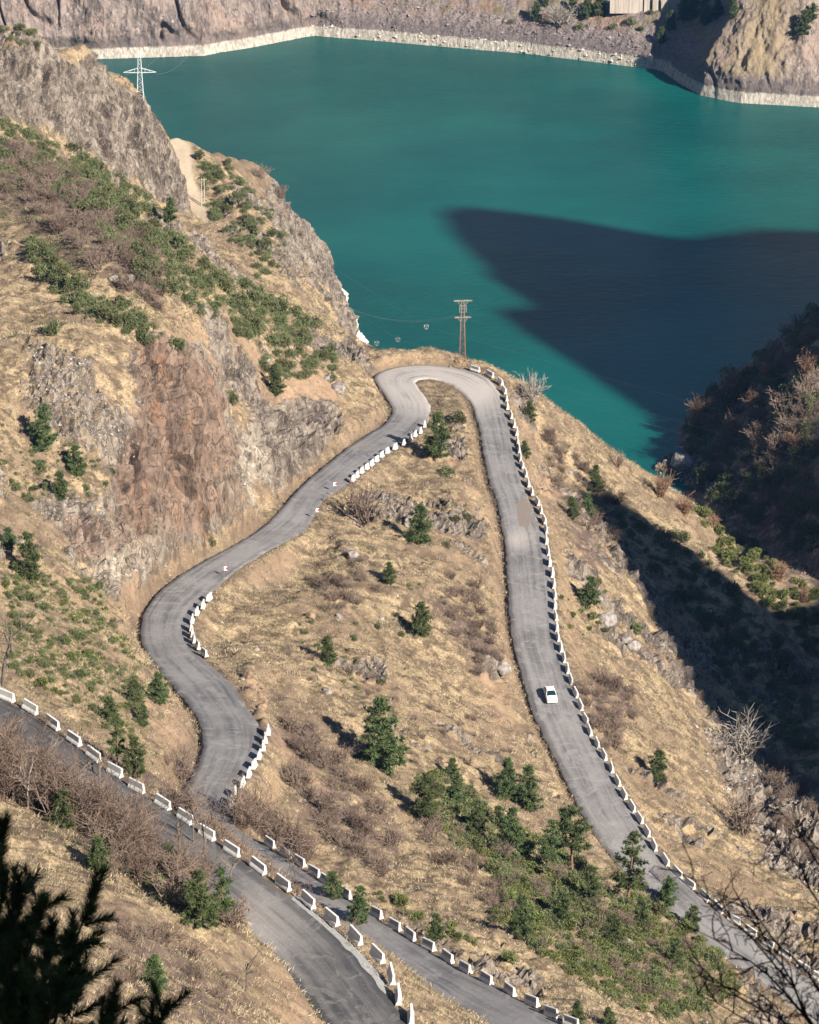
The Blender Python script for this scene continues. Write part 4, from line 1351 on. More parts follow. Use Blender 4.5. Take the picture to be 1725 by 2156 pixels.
# ------------------------------------------------------------------ utility poles
m_rust, nt, b = new_mat("rusty_galvanised_steel")
k = NT(nt)
xz = nt.nodes.new('ShaderNodeSeparateXYZ'); k.link(k.pos, xz.inputs[0])
f_ = k.ramp(k.math('ADD', k.noise(1.3, 5, 0.75), k.math('MULTIPLY', k.math('SUBTRACT', 56.5, xz.outputs[2]), 0.045)), 0.42, 0.66)
k.link(k.mix(f_, (0.27, 0.20, 0.155), (0.21, 0.09, 0.05)), b.inputs['Base Color'])
b.inputs['Roughness'].default_value = 0.7
m_galv = simple_mat("galvanised_steel", (0.62, 0.66, 0.68), 0.5, 0.12, 2.0, 0.2)
m_insul = simple_mat("brown_insulator", (0.10, 0.035, 0.025), 0.3, 0.2, 8)
m_switch = simple_mat("pale_switchgear", (0.27, 0.235, 0.20), 0.5, 0.1, 5)
m_wire = simple_mat("aluminium_wire", (0.42, 0.44, 0.44), 0.4, 0.1, 5, 0.4)
m_wood = simple_mat("weathered_pole_wood", (0.40, 0.35, 0.29), 0.9, 0.3, 3)


def lattice(mb, h, w0, w1, panels, r=0.045, rb=0.028, z0=0.0):
    cs = [(-1, -1), (1, -1), (1, 1), (-1, 1)]
    wd = lambda z: w0 + (w1 - w0) * z / h
    for sx, sy in cs:
        mb.bar((sx * wd(z0) / 2, sy * wd(z0) / 2, z0), (sx * wd(h) / 2, sy * wd(h) / 2, h), r)
    zs = np.linspace(z0, h, panels + 1)
    for i in range(panels):
        for j in range(4):
            a, b_ = cs[j], cs[(j + 1) % 4]
            if i % 2: a, b_ = b_, a
            mb.bar((a[0] * wd(zs[i]) / 2, a[1] * wd(zs[i]) / 2, zs[i]), (b_[0] * wd(zs[i + 1]) / 2, b_[1] * wd(zs[i + 1]) / 2, zs[i + 1]), rb)


def insulator(parent, x, y, z, s=1.0):
    mb = MB()
    mb.path([(x, y, z), (x, y, z + 0.10 * s), (x, y, z + 0.12 * s), (x, y, z + 0.22 * s), (x, y, z + 0.24 * s), (x, y, z + 0.38 * s)], [0.05 * s, 0.05 * s, 0.12 * s, 0.09 * s, 0.13 * s, 0.05 * s], 8)
    link("insulator", mb.mesh("pole_insulator", [m_insul], True), parent)


bx_, by_, bz_ = at_z(974, 762, 49.0)
p1 = link("lattice_pole", None, None, (float(bx_), float(by_), 48.6), (0, 0, 0.10))
tag(p1, "rusty steel lattice utility pole with two crossarms at the hairpin", "utility pole")
HP = 12.2
mb = MB(); lattice(mb, HP, 1.15, 0.42, 14, 0.055, 0.030)
link("mast", mb.mesh("pole_mast", [m_rust]), p1)
for zc, w in ((HP - 0.1, 1.72), (HP - 3.25, 1.55)):
    mb = MB()
    mb.box((0, 0.24, zc), (2 * w, 0.10, 0.13)); mb.box((0, -0.24, zc), (2 * w, 0.10, 0.13))
    for s in (-1, 1):
        mb.bar((s * w * 0.62, -0.24, zc), (s * 0.24, -0.24, zc - 1.05), 0.04)
        mb.bar((s * w * 0.62, 0.24, zc), (s * 0.24, 0.24, zc - 1.05), 0.04)
        mb.box((s * (w - 0.05), 0, zc), (0.1, 0.5, 0.12))
    ca = link("crossarm", mb.mesh("pole_crossarm", [m_switch]), p1)
    for xx in (-w + 0.08, 0, w - 0.08):
        insulator(ca, xx, -0.24, zc + 0.06, 0.9)
mb = MB()
for zc in (HP - 1.0, HP - 1.55, HP - 2.15):
    mb.box((0, -0.36, zc), (1.35, 0.09, 0.10))
for xx in (-0.6, -0.28, 0.28, 0.6):
    mb.box((xx, -0.42, HP - 1.55), (0.09, 0.12, 1.3))
sw = link("switchgear", mb.mesh("pole_switchgear", [m_switch]), p1)
mb = MB()
for xx in (-0.42, -0.02, 0.42):
    mb.path([(xx, -0.46, HP - 2.05), (xx, -0.46, HP - 1.85), (xx, -0.46, HP - 1.65)], [0.07, 0.11, 0.07], 6)
link("fuse", mb.mesh("pole_fuse", [m_insul], True), sw)

gx_, gy_, gz_ = cast(293, 207)[0]
p2 = link("lattice_pylon", None, None, (gx_ + 0.2, gy_ + 1.2, gz_ - 1.0), (0, 0, 0.05))
tag(p2, "pale steel lattice pylon with one wide crossarm on the crag", "pylon")
HQ = 10.0
mb = MB(); lattice(mb, HQ, 1.35, 0.42, 13, 0.065, 0.034)
link("mast", mb.mesh("pylon_mast", [m_galv]), p2)
mb = MB()
for sy in (-0.33, 0.33):
    for s in (-1, 1):
        mb.bar((0, sy, 5.6), (s * 3.3, 0, 5.62), 0.055)
        mb.bar((s * 0.35, sy, 6.5), (s * 3.3, 0, 5.66), 0.05)
        for t in (0.33, 0.62):
            mb.bar((s * 3.3 * t, sy * (1 - t), 5.6), (s * (0.35 + 2.95 * (t - 0.1)), sy * (1.1 - t), 6.5 - 0.84 * (t - 0.1)), 0.03)
link("crossarm", mb.mesh("pylon_crossarm", [m_galv]), p2)
for s in (-1, 1):
    insulator(p2, s * 3.2, 0, 5.2, 1.0)

tx_, ty_, tz_ = cast(428, 434)[0]
p3 = link("twin_pole", None, None, (tx_, ty_, tz_ - 0.3), (0, 0, 0.2))
tag(p3, "pale wooden twin pole with crossbar beside the dirt track", "utility pole")
for s in (-0.35, 0.35):
    mb = MB(); mb.path([(s, 0, 0), (s * 0.9, 0, 3.2), (s * 0.8, 0, 6.4)], [0.14, 0.12, 0.10], 7)
    link("pole", mb.mesh("wooden_pole", [m_wood], True), p3)
mb = MB(); mb.box((0, 0.12, 6.0), (1.7, 0.10, 0.13)); mb.bar((-0.3, 0.1, 2.2), (0.3, 0.1, 4.2), 0.05)
link("crossbar", mb.mesh("pole_crossbar", [m_wood]), p3)


def wire(name, a, b, sag, r, label, group, n=24, mat=None):
    a, b = np.array(a, float), np.array(b, float)
    t = np.linspace(0, 1, n)[:, None]
    p = a + (b - a) * t
    p[:, 2] -= (4 * sag * t * (1 - t))[:, 0]
    mb = MB(); mb.path(p, r, 5)
    o = link(name, mb.mesh(name, [mat or m_wire], True))
    return tag(o, label, "cable", group)


bpy.context.view_layer.update()
M1 = p1.matrix_world
M2 = p2.matrix_world
for i, xx in enumerate((-1.47, 0, 1.47)):
    a = M1 @ Vector((xx, -0.24, HP - 2.8))
    e = at_y(690 + 4 * i, 622 + 5 * i, 762)
    wire("power_line", a, [float(v) for v in e], 3.0, 0.012, ("upper", "middle", "lower")[i] + " thin power line from the rusty lattice pole to the white shore rocks", "lines from the lattice pole to the crag")
for s in (-1, 1):
    a = M2 @ Vector((s * 3.2, 0, 5.2))
    wire("pylon_line", a, (a.x + s * 1 - 4, a.y + 420, a.z - 30), 16, 0.012, "thin line from the %s arm of the crag pylon out over the lake" % ("left" if s < 0 else "right"), "lines from the pylon")
a = at_y(150, 1930, 226)
e = at_y(1160, 2175, 240)
wire("meadow_line", [float(v) for v in a], [float(v) for v in e], 1.2, 0.009, "thin dark cable hanging over the meadow and the nearest road", None, mat=m_post)

# spacer rings on conductors that cross the valley
m_ring = simple_mat("ring_spacer_metal", (0.42, 0.33, 0.28), 0.5, 0.2, 4, 0.2)
m_clamp = simple_mat("clamp_metal", (0.66, 0.62, 0.58), 0.4, 0.1, 4, 0.3)


def spacer(px, py, y, R, label, rot):
    x, yy, z = [float(v) for v in at_y(px, py, y)]
    root = link("ring_spacer", None, None, (x, yy, z), (math.radians(-15), 0, rot))
    tag(root, label, "line spacer", "ring spacers on the overhead line")
    mb = MB()
    an = np.linspace(0, 2 * np.pi, 33)
    mb.path([(R * math.cos(t), 0, R * math.sin(t)) for t in an], R * 0.055, 6)
    rg = link("ring", mb.mesh("spacer_ring", [m_ring], True), root)
    for q in range(3):
        t = math.pi / 2 + q * 2 * math.pi / 3 + math.pi
        sp = MB(); sp.bar((0, 0, 0), (R * math.cos(t), 0, R * math.sin(t)), R * 0.05, n=6)
        arm = link("arm", sp.mesh("spacer_arm", [m_ring]), root)
        cl = MB(); cl.box((R * 0.93 * math.cos(t), 0, R * 0.93 * math.sin(t)), (R * 0.24, R * 0.35, R * 0.24))
        link("clamp", cl.mesh("spacer_clamp", [m_clamp]), arm)
    return x, yy, z


for px, py, y, R, lab, rot in ((793.5, 722.5, 520, 0.36, "small three-armed ring hanging over the water left of the other two", 0.1), (838, 714.5, 495, 0.34, "small three-armed ring hanging over the water, middle of three", -0.1),
                               (898, 688, 460, 0.33, "small three-armed ring hanging over the water nearest the lattice pole", 0.3)):
    x, yy, z = spacer(px, py, y, R, lab, rot)
    a = np.array((x - 160, yy + 230, z + 55)); e = np.array((x + 160, yy - 230, z + 40))
    # two straight runs that meet at the ring
    mb = MB(); mb.path([a, (a + np.array((x, yy, z))) / 2 + np.array((0, 0, -9)), (x, yy, z), (e + np.array((x, yy, z))) / 2 + np.array((0, 0, -9)), e], 0.003, 4)
    o = link("conductor", mb.mesh("conductor", [m_wire], True))
    tag(o, "hair-thin overhead conductor carrying the " + lab.replace("small three-armed ring hanging over the water", "ring"), "cable", "conductors with ring spacers")

# ------------------------------------------------------------------ plants: materials
def leaf_mat(name, dark, light, rough=0.75, vary=0.6, transl=0.0):
    m, nt, b = new_mat(name)
    k = NT(nt)
    oi = nt.nodes.new('ShaderNodeObjectInfo')
    n = k.noise(2.2, 4, 0.7)
    c = k.mix(k.ramp(n, 0.3, 0.7), dark, light)
    hs = nt.nodes.new('ShaderNodeHueSaturation')
    k.link(k.math('ADD', 1 - vary / 2, k.math('MULTIPLY', k.math('ADD', k.math('MULTIPLY', oi.outputs['Random'], 0.5), k.math('MULTIPLY', k.noise(0.35, 2), 0.55)), vary)), hs.inputs['Value'])
    k.link(k.math('ADD', 0.468, k.math('MULTIPLY', oi.outputs['Random'], 0.044)), hs.inputs['Hue'])
    k.link(c, hs.inputs['Color'])
    k.link(hs.outputs[0], b.inputs['Base Color'])
    b.inputs['Roughness'].default_value = rough
    b.inputs['Specular IOR Level'].default_value = 0.25
    return m


m_juniper = leaf_mat("juniper_leaf", (0.062, 0.078, 0.030), (0.165, 0.178, 0.078))
m_pine = leaf_mat("pine_needle", (0.038, 0.062, 0.022), (0.115, 0.150, 0.052))
m_bright = leaf_mat("fresh_shrub_leaf", (0.075, 0.100, 0.026), (0.185, 0.210, 0.068))
m_bark = simple_mat("pine_bark", (0.20, 0.115, 0.075), 0.95, 0.3, 4)
m_bark_low = simple_mat("grey_bark", (0.13, 0.105, 0.09), 0.95, 0.3, 4)
m_twig = simple_mat("bare_twig", (0.195, 0.142, 0.108), 0.95, 0.25, 2)
m_twig_dark = simple_mat("brown_twig", (0.135, 0.092, 0.068), 0.95, 0.3, 2)
m_twig_pale = simple_mat("pale_twig", (0.30, 0.26, 0.22), 0.95, 0.2, 2)
m_twig_red = simple_mat("russet_twig", (0.235, 0.140, 0.085), 0.95, 0.2, 2)
m_shade_needle = leaf_mat("foreground_needle", (0.022, 0.048, 0.014), (0.075, 0.125, 0.030))  # needle green darkened to stand in for the shade on the foreground pine


def tri_leaves(c, d, L, w):
    """thin triangles at c pointing along d, with length L and base width w"""
    n = len(c)
    d = d / (np.linalg.norm(d, axis=1)[:, None] + 1e-9)
    r = rng.normal(size=(n, 3))
    s = np.cross(d, r)
    s /= np.linalg.norm(s, axis=1)[:, None] + 1e-9
    L = np.broadcast_to(np.asarray(L, float), (n,))[:, None]
    w = np.broadcast_to(np.asarray(w, float), (n,))[:, None]
    v = np.stack([c - s * w / 2, c + s * w / 2, c + d * L], 1).reshape(-1, 3)
    return v, np.arange(n * 3).reshape(n, 3)


def shrub_mesh(name, seed, mat, n=750, flat=0.75, lobes=7, leaf=0.20):
    """rounded evergreen shrub about 2 m across and 2*flat m high, leaf clumps on several lobes, a few stems"""
    g = np.random.default_rng(seed)
    vs, ts, mi, o = [], [], [], 0
    cen = []
    for i in range(lobes):
        a = g.uniform(0, 2 * np.pi)
        r = g.uniform(0.1, 0.62) if i else 0
        cen.append((r * np.cos(a), r * np.sin(a), flat * g.uniform(0.45, 1.25) * (1.15 - 0.5 * r), g.uniform(0.34, 0.55)))
    cen = np.array(cen)
    which = g.integers(0, lobes, n)
    u = g.normal(size=(n, 3))
    u /= np.linalg.norm(u, axis=1)[:, None]
    rr = cen[which, 3] * (g.uniform(0.45, 1.0, n) ** 0.5)
    p = cen[which, :3] + u * rr[:, None] * np.array([1, 1, flat])
    p[:, 2] = np.abs(p[:, 2]) + 0.02
    d = u + np.array([0, 0, 0.7]) + g.normal(size=(n, 3)) * 0.45
    v, t = tri_leaves(p, d, g.uniform(0.7, 1.4, n) * leaf, leaf * 0.62)
    vs.append(v); ts.append(t); mi.append(np.zeros(len(t), int)); o = len(v)
    mb = MB()
    for i in range(lobes):
        mb.bar((0, 0, -0.3), cen[i, :3] * 0.9, 0.05, 0.02, 3)
    qv = np.concatenate(mb.v); qq = np.concatenate(mb.q)
    me = mesh_np(name, np.concatenate(vs + [qv]), [np.concatenate(ts), qq + o], [mat, m_bark_low], False, np.concatenate([np.zeros(len(ts[0]), int), np.ones(len(qq), int)]))
    return me


def twig_mesh(name, seed, mat, stems=26, h=1.6, spread=0.9, r=0.028, sub=4, fork=3):
    """bare many-stemmed shrub"""
    g = np.random.default_rng(seed)
    mb = MB()
    for i in range(stems):
        a = g.uniform(0, 2 * np.pi)
        tl = g.uniform(0.05, 1.0) ** 0.7 * spread
        L = h * g.uniform(0.65, 1.05) * (1 - 0.25 * tl)
        p0 = np.array((g.normal() * 0.12, g.normal() * 0.12, -0.15))
        dirv = np.array((np.cos(a) * tl, np.sin(a) * tl, 1.0))
        p1 = p0 + dirv * L * 0.5 + g.normal(size=3) * 0.06
        p2 = p1 + (dirv * np.array((0.8, 0.8, 1))) * L * 0.5 + g.normal(size=3) * 0.09
        mb.bar(p0, p1, r, r * 0.75, 3)
        mb.bar(p1, p2, r * 0.75, r * 0.3, 3)
        for k_ in range(sub):
            t = g.uniform(0.25, 0.95)
            q0 = p0 + (p1 - p0) * min(1, 2 * t) + (p2 - p1) * max(0, 2 * t - 1)
            dd = dirv * 0.6 + g.normal(size=3) * 0.55
            dd[2] = abs(dd[2])
            q1 = q0 + dd / np.linalg.norm(dd) * L * g.uniform(0.2, 0.42)
            mb.bar(q0, q1, r * 0.55, r * 0.25, 3)
            for f in range(fork):
                d2 = dd / np.linalg.norm(dd) + g.normal(size=3) * 0.5
                s0 = q0 + (q1 - q0) * g.uniform(0.4, 1)
                mb.bar(s0, s0 + d2 * L * g.uniform(0.08, 0.17), r * 0.4, r * 0.2, 3)
    return mb.mesh(name, [mat])


def bare_tree_parts(seed, h=6.0, spread=0.5, r=0.09, depth=4, kids=3, lean=(0, 0)):
    g = np.random.default_rng(seed)
    tr, br = MB(), MB()

    def grow(mb, p, d, L, r0, lev):
        n = 4
        pts = [p]
        for i in range(n):
            d = d + g.normal(size=3) * 0.10 + np.array((0, 0, 0.06 if lev else 0))
            d /= np.linalg.norm(d)
            pts.append(pts[-1] + d * L / n)
        mb.path(pts, np.linspace(r0, r0 * 0.55, n + 1), 5 if lev == 0 else 3)
        if lev >= depth: return
        m = kids + (3 if lev == 0 else 0)
        for q in range(m):
            t = g.uniform(0.35 if lev == 0 else 0.25, 1.0)
            i = min(int(t * n), n - 1)
            q0 = pts[i] + (pts[i + 1] - pts[i]) * (t * n - i)
            a = g.uniform(0, 2 * np.pi)
            dd = d * (0.7 if lev else 0.55) + np.array((np.cos(a), np.sin(a), 0.25)) * g.uniform(0.45, 0.85) * (0.6 + spread)
            grow(br, q0, dd / np.linalg.norm(dd), L * g.uniform(0.42, 0.62), r0 * 0.52 * (1.05 - 0.35 * t), lev + 1)

    d0 = np.array((lean[0], lean[1], 1.0))
    grow(tr, np.array((0, 0, -0.4)), d0 / np.linalg.norm(d0), h * 0.62, r, 0)
    return tr, br


def pine_parts(seed, h=8.0, width=2.4, bare=0.15, whorls=11, per=6, clump=0.42, shape=0.8, needles=14, ragged=0.25):
    """trunk and crown meshes of a pine: whorls of branches with brushes of needles"""
    g = np.random.default_rng(seed)
    tr = MB()
    n = 7
    zs = np.linspace(-0.4, h, n)
    r0 = 0.016 * h + 0.05
    sway = np.cumsum(g.normal(size=(n, 2)) * 0.01 * h, 0)
    tp = np.column_stack([sway, zs])
    tr.path(tp, np.linspace(r0, 0.03, n), 7)
    br = MB()
    C, D = [], []
    for i in range(whorls):
        f = (i + g.uniform(-0.3, 0.3)) / (whorls - 1)
        f = min(max(f, 0), 1)
        z = h * (bare + (1 - bare) * f * 0.97)
        reach = width / 2 * ((1 - f) ** shape * 0.9 + 0.12) * (0.75 + 0.25 * min(1, f * 5))
        ctr = np.array([np.interp(z, zs, tp[:, 0]), np.interp(z, zs, tp[:, 1]), z])
        m = max(3, int(per * (1 - 0.4 * f) + 0.5))
        a0 = g.uniform(0, 6.28)
        for q in range(m):
            if g.uniform() < ragged * 0.5: continue
            a = a0 + q * 2 * np.pi / m + g.normal() * 0.25
            L = reach * g.uniform(1 - ragged, 1 + ragged)
            up = g.uniform(0.05, 0.4) + 0.5 * f
            tip = ctr + np.array((np.cos(a) * L, np.sin(a) * L, L * up))
            br.bar(ctr, tip, 0.035 + 0.012 * L, 0.015, 3)
            nb = max(3, int(L / (clump * 0.42)))
            for s in np.linspace(0.35, 1.0, nb):
                c = ctr + (tip - ctr) * s
                for _ in range(2 if s < 0.9 else 3):
                    C.append(c + g.normal(size=3) * clump * np.array((0.5, 0.5, 0.3)) * (0.5 + 0.5 * s))
                    D.append(np.array((np.cos(a), np.sin(a), 0.9)) + g.normal(size=3) * 0.3)
    for _ in range(5):
        C.append(tp[-1] + g.normal(size=3) * clump * 0.4); D.append(np.array((0, 0, 1.0)))
    C, D = np.array(C), np.array(D)
    K = needles
    cc = np.repeat(C, K, 0)
    dd = np.repeat(D / np.linalg.norm(D, axis=1)[:, None], K, 0) * 0.55 + g.normal(size=(len(cc), 3)) * 0.6
    v, t = tri_leaves(cc, dd, clump * g.uniform(0.75, 1.15, len(cc)), clump * 0.26)
    qv = np.concatenate(br.v); qq = np.concatenate(br.q)
    crown = (np.concatenate([v, qv]), [t, qq + len(v)], np.concatenate([np.zeros(len(t), int), np.ones(len(qq), int)]))
    return tr, crown


# ------------------------------------------------------------------ prototypes (mesh data is shared by every copy)
ME_JUN = [shrub_mesh("juniper_shrub", 100 + i, m_juniper, 700, 0.7 + 0.12 * (i % 3), 6 + i % 3) for i in range(5)]
ME_BRI = [shrub_mesh("leafy_shrub", 140 + i, m_bright, 620, 0.62 + 0.1 * (i % 3), 6, 0.22) for i in range(3)]
ME_TWG = [twig_mesh("bare_shrub", 200 + i, (m_twig, m_twig_dark, m_twig)[i % 3], 24 + 4 * i, 1.5, 0.9) for i in range(4)]
ME_TWP = [twig_mesh("pale_bare_shrub", 230 + i, m_twig_pale, 34, 1.7, 1.0, 0.026, 5, 3) for i in range(2)]
ME_TWR = [twig_mesh("russet_bare_shrub", 240 + i, m_twig_red, 32, 1.7, 0.55, 0.03, 5, 2) for i in range(2)]


def mk_pine(seed, **kw):
    tr, cr = pine_parts(seed, **kw)
    return tr.mesh("pine_trunk", [m_bark], True), mesh_np("pine_crown", cr[0], cr[1], [m_pine, m_bark_low], False, cr[2])


PINES = {
    'young': [mk_pine(300 + i, h=4.0, width=2.6, bare=0.03, whorls=9, per=6, clump=0.40, shape=0.75) for i in range(4)],
    'mid': [mk_pine(310 + i, h=7.0, width=3.9, bare=0.06, whorls=11, per=6, clump=0.50, shape=0.8, ragged=0.35) for i in range(3)],
    'tall': [mk_pine(320 + i, h=10.0, width=4.6, bare=0.42, whorls=9, per=6, clump=0.55, shape=0.5, ragged=0.4) for i in range(2)],
    'slim': [mk_pine(330 + i, h=9.0, width=3.4, bare=0.26, whorls=11, per=5, clump=0.5, shape=0.7, ragged=0.4) for i in range(2)],
}
PH = {'young': 4.0, 'mid': 7.0, 'tall': 10.0, 'slim': 9.0}
NO_ROAD = 0.4


def px_height(px, py, hpx, y):
    """real height of something hpx tall on a sight line, standing upright at distance y"""
    dx, dy, dz = ray(px, py)
    t = y / float(dy)
    return hpx / FPX * t / (CT + 0.0)


def plant_pine(kind, px, py, hpx, label, cat="pine tree", group=None, far=False, name="pine_tree", wscale=1.0):
    g = cast_far(px, py) if far else cast(px, py)[0]
    if g is None or np.isnan(g[0]): return None
    h = px_height(px, py, hpx, g[1])
    tm, cm = PINES[kind][R3.randrange(len(PINES[kind]))]
    s = h / PH[kind]
    o = link(name, None, None, tuple(g), (R3.uniform(-0.05, 0.05), R3.uniform(-0.05, 0.05), R3.uniform(0, 6.28)), (s * wscale, s * wscale, s))
    link("trunk", tm, o)
    link("crown", cm, o)
    return tag(o, label, cat, group)


def plant_shrub(meshes, name, px, py, wpx, label, cat, group, far=False, hs=1.0):
    g = cast_far(px, py) if far else cast(px, py)[0]
    if g is None or np.isnan(g[0]): return None
    if not far:
        i = int((g[0] - GX0) / GS); j = int((g[1] - GY0) / GS)
        if 0 <= i < NX and 0 <= j < NY and road_d[j, i] < NO_ROAD: return None
    w = px_height(px, py, wpx, g[1])
    s = w / 2.0
    me = meshes[R3.randrange(len(meshes))]
    o = link(name, me, None, (g[0], g[1], g[2] - 0.06 * w), (R3.uniform(-0.15, 0.15), R3.uniform(-0.15, 0.15), R3.uniform(0, 6.28)), (s * R3.uniform(0.85, 1.15), s * R3.uniform(0.85, 1.15), s * R3.uniform(0.8, 1.15) * hs))
    return tag(o, label, cat, group)


# ------------------------------------------------------------------ pines one can tell apart
for args in [
    ('mid', 810, 1622, 152, "tallest pine on the open slope between the two legs of the road"),
    ('young', 886, 1342, 66, "lone young pine on the slope level with the wide bend"),
    ('young', 881, 1143, 72, "lone dark pine above the middle of the straight's grassy bank"),
    ('young', 691, 1397, 52, "small lone pine on dry grass right of the nine barriers"),
    ('mid', 917, 965, 92, "leaning pine at the head of the slanting barrier row"),
    ('young', 822, 1229, 40, "very small pine below a pale rock on the central slope"),
    ('mid', 1067, 1682, 84, "left one of two dense pines standing together by the straight"),
    ('mid', 1113, 1706, 94, "right one of two dense pines standing together by the straight"),
    ('tall', 1208, 1848, 148, "tall pine with bare reddish trunk beside the straight"),
    ('slim', 1319, 1907, 155, "slim tall pine rising in front of the road below the car"),
    ('mid', 893, 1728, 96, "broad pine at the left end of the green thicket"),
    ('mid', 958, 1698, 66, "pine behind the broad one at the head of the thicket"),
    ('mid', 1080, 1796, 98, "pine in the middle of the green thicket, below the pair"),
    ('slim', 1152, 1838, 112, "narrow pine just left of the tall one with reddish trunk"),
    ('young', 1053, 1746, 48, "small pine on the upper edge of the green thicket"),
    ('young', 1403, 1908, 58, "small pine at the road edge right of the slim tall pine"),
    ('young', 953, 1642, 42, "smallest pine on the bare slope above the green thicket"),
    ('mid', 1100, 1970, 84, "pine low in the thicket above the near barriers"),
    ('young', 1455, 1960, 50, "rightmost young pine of the thicket at the road edge"),
    ('young', 1240, 1283, 62, "bushy young pine right of the straight, above the big boulder"),
    ('young', 1205, 1092, 42, "left one of two small dark pines on the shadow's edge"),
    ('young', 1237, 1093, 48, "right one of two small dark pines on the shadow's edge"),
    ('young', 1381, 1644, 60, "lone young pine on the grass slope near the scree"),
    ('young', 1115, 893, 40, "young pine outside the hairpin barriers, by the pale bare tree"),
    ('young', 1107, 967, 34, "round young pine just outside the straight's barriers"),
    ('mid', 1255, 1040, 54, "shrubby pine on the rim above the inlet"),
    ('mid', 90, 952, 92, "large rounded pine on the rocky left slope under the scree"),
    ('young', 161, 997, 56, "left-slope pine right of and below the large rounded one"),
    ('young', 128, 1052, 52, "left-slope pine standing alone in dry grass"),
    ('mid', 64, 1226, 96, "tall dark pine left of the red cliff foot"),
    ('young', 20, 1164, 46, "young pine at the far left beside the tall dark one"),
    ('young', 332, 1484, 62, "bright young pine on the orange cut above the lower bend"),
    ('mid', 287, 1640, 86, "full pine right behind the nearest road's barriers"),
    ('slim', 245, 1610, 92, "thin pine just left of the full one behind the barriers"),
    ('young', 286, 1484, 52, "young pine left of the bright one above the lower bend"),
    ('young', 235, 1525, 52, "ragged young pine on the stony left hillside"),
    ('young', 299, 1528, 40, "little pine under the bright one above the lower bend"),
    ('young', 360, 470, 46, "dark conifer at the foot of the grey crag, by the track"),
    ('young', 580, 832, 58, "dark upright pine at the end of the left hillside thicket"),
    ('young', 131, 1742, 72, "yellowish young pine in the meadow under the nearest road"),
    ('young', 240, 1788, 52, "young pine among bare shrubs by the nearest road"),
    ('mid', 425, 1955, 120, "big bushy pine at the near edge of the nearest road"),
    ('slim', 470, 1948, 112, "taller pine right behind the big bushy one"),
    ('young', 208, 1838, 72, "pine among brown brush below the nearest road"),
    ('young', 356, 1834, 56, "bright young pine by the thin bare trees"),
    ('young', 705, 1894, 56, "left one of two young pines between the near roads"),
    ('mid', 756, 1946, 76, "right one of two young pines between the near roads"),
    ('young', 918, 1990, 58, "young pine standing behind the lower near road's barriers"),
    ('young', 1216, 2160, 48, "young pine at the last barriers of the lower near road"),
    ('young', 1282, 2168, 44, "young pine right of the last barriers at the frame edge"),
    ('young', 326, 2092, 74, "open young pine in the foreground meadow"),
    ('young', 1420, 2040, 60, "young pine in the brush right of the thicket"),
    ('young', 1290, 1990, 62, "young pine in the lower thicket"),
    ('mid', 1245, 1905, 78, "pine between the tall reddish-trunked one and the slim tall one"),
    ('mid', 1005, 1760, 70, "pine in the upper thicket left of the one below the pair"),
    ('young', 1350, 1960, 62, "young pine below the slim tall one in the thicket"),
    ('young', 1180, 1950, 64, "young pine in front of the tall reddish one"),
]:
    plant_pine(args[0], args[1], args[2], args[3], args[4])

# far bank trees
for px, py, h, lab in [(1128, 42, 34, "dark conifer left of the big bare tree on the far bank"), (1206, 20, 28, "conifer right of the big bare tree on the far bank"), (1236, 38, 42, "conifer near the far wall, left one"),
                       (1262, 34, 44, "conifer near the far wall, right one"), (1440, 42, 44, "left conifer on top of the far headland"), (1462, 34, 42, "second conifer on top of the far headland"), (1486, 52, 48, "tallest conifer on the far headland"),
                       (1510, 40, 36, "conifer at the right of the headland's group"), (1545, 36, 30, "small conifer right of the headland's group"), (1690, 72, 46, "conifer in the far gully"), (1712, 40, 30, "conifer above the far gully"),
                       (1412, 62, 36, "shaded conifer left of the far headland"), (1395, 90, 30, "small shaded conifer in the far gully by the shore"), (1150, 12, 22, "small conifer at the top of the far bank")]:
    plant_pine('young', px, py, h, lab, "conifer", "conifers on the far bank", far=True, name="conifer")
for px, py, w, lab in [(1076, 48, 16, "dark round bush on the far bank's bare slope"), (1220, 62, 18, "round bush on the far bank under the bare tree"), (1330, 52, 22, "bush above the far shore rocks, left of the gully"),
                       (1350, 64, 16, "bush just right of the twin far-bank bush"), (1290, 60, 20, "russet bush on the far bank slope"), (1370, 30, 18, "small bush under the far wall's end")]:
    plant_shrub(ME_JUN, "far_bush", px, py, w, lab, "bush", "bushes on the far bank", far=True)

# ------------------------------------------------------------------ evergreen shrubs
def scatter(poly, n, seed, mind):
    g = np.random.default_rng(seed)
    p = np.array(poly, float)
    out = []
    tries = 0
    while len(out) < n and tries < n * 60:
        tries += 1
        q = g.uniform(p.min(0), p.max(0))
        if not in_poly(np.array([q[0]]), np.array([q[1]]), poly)[0]: continue
        if any(abs(q[0] - r[0]) < mind and abs(q[1] - r[1]) < mind * 0.7 for r in out): continue
        out.append(q)
    return sorted(out, key=lambda q: q[1])


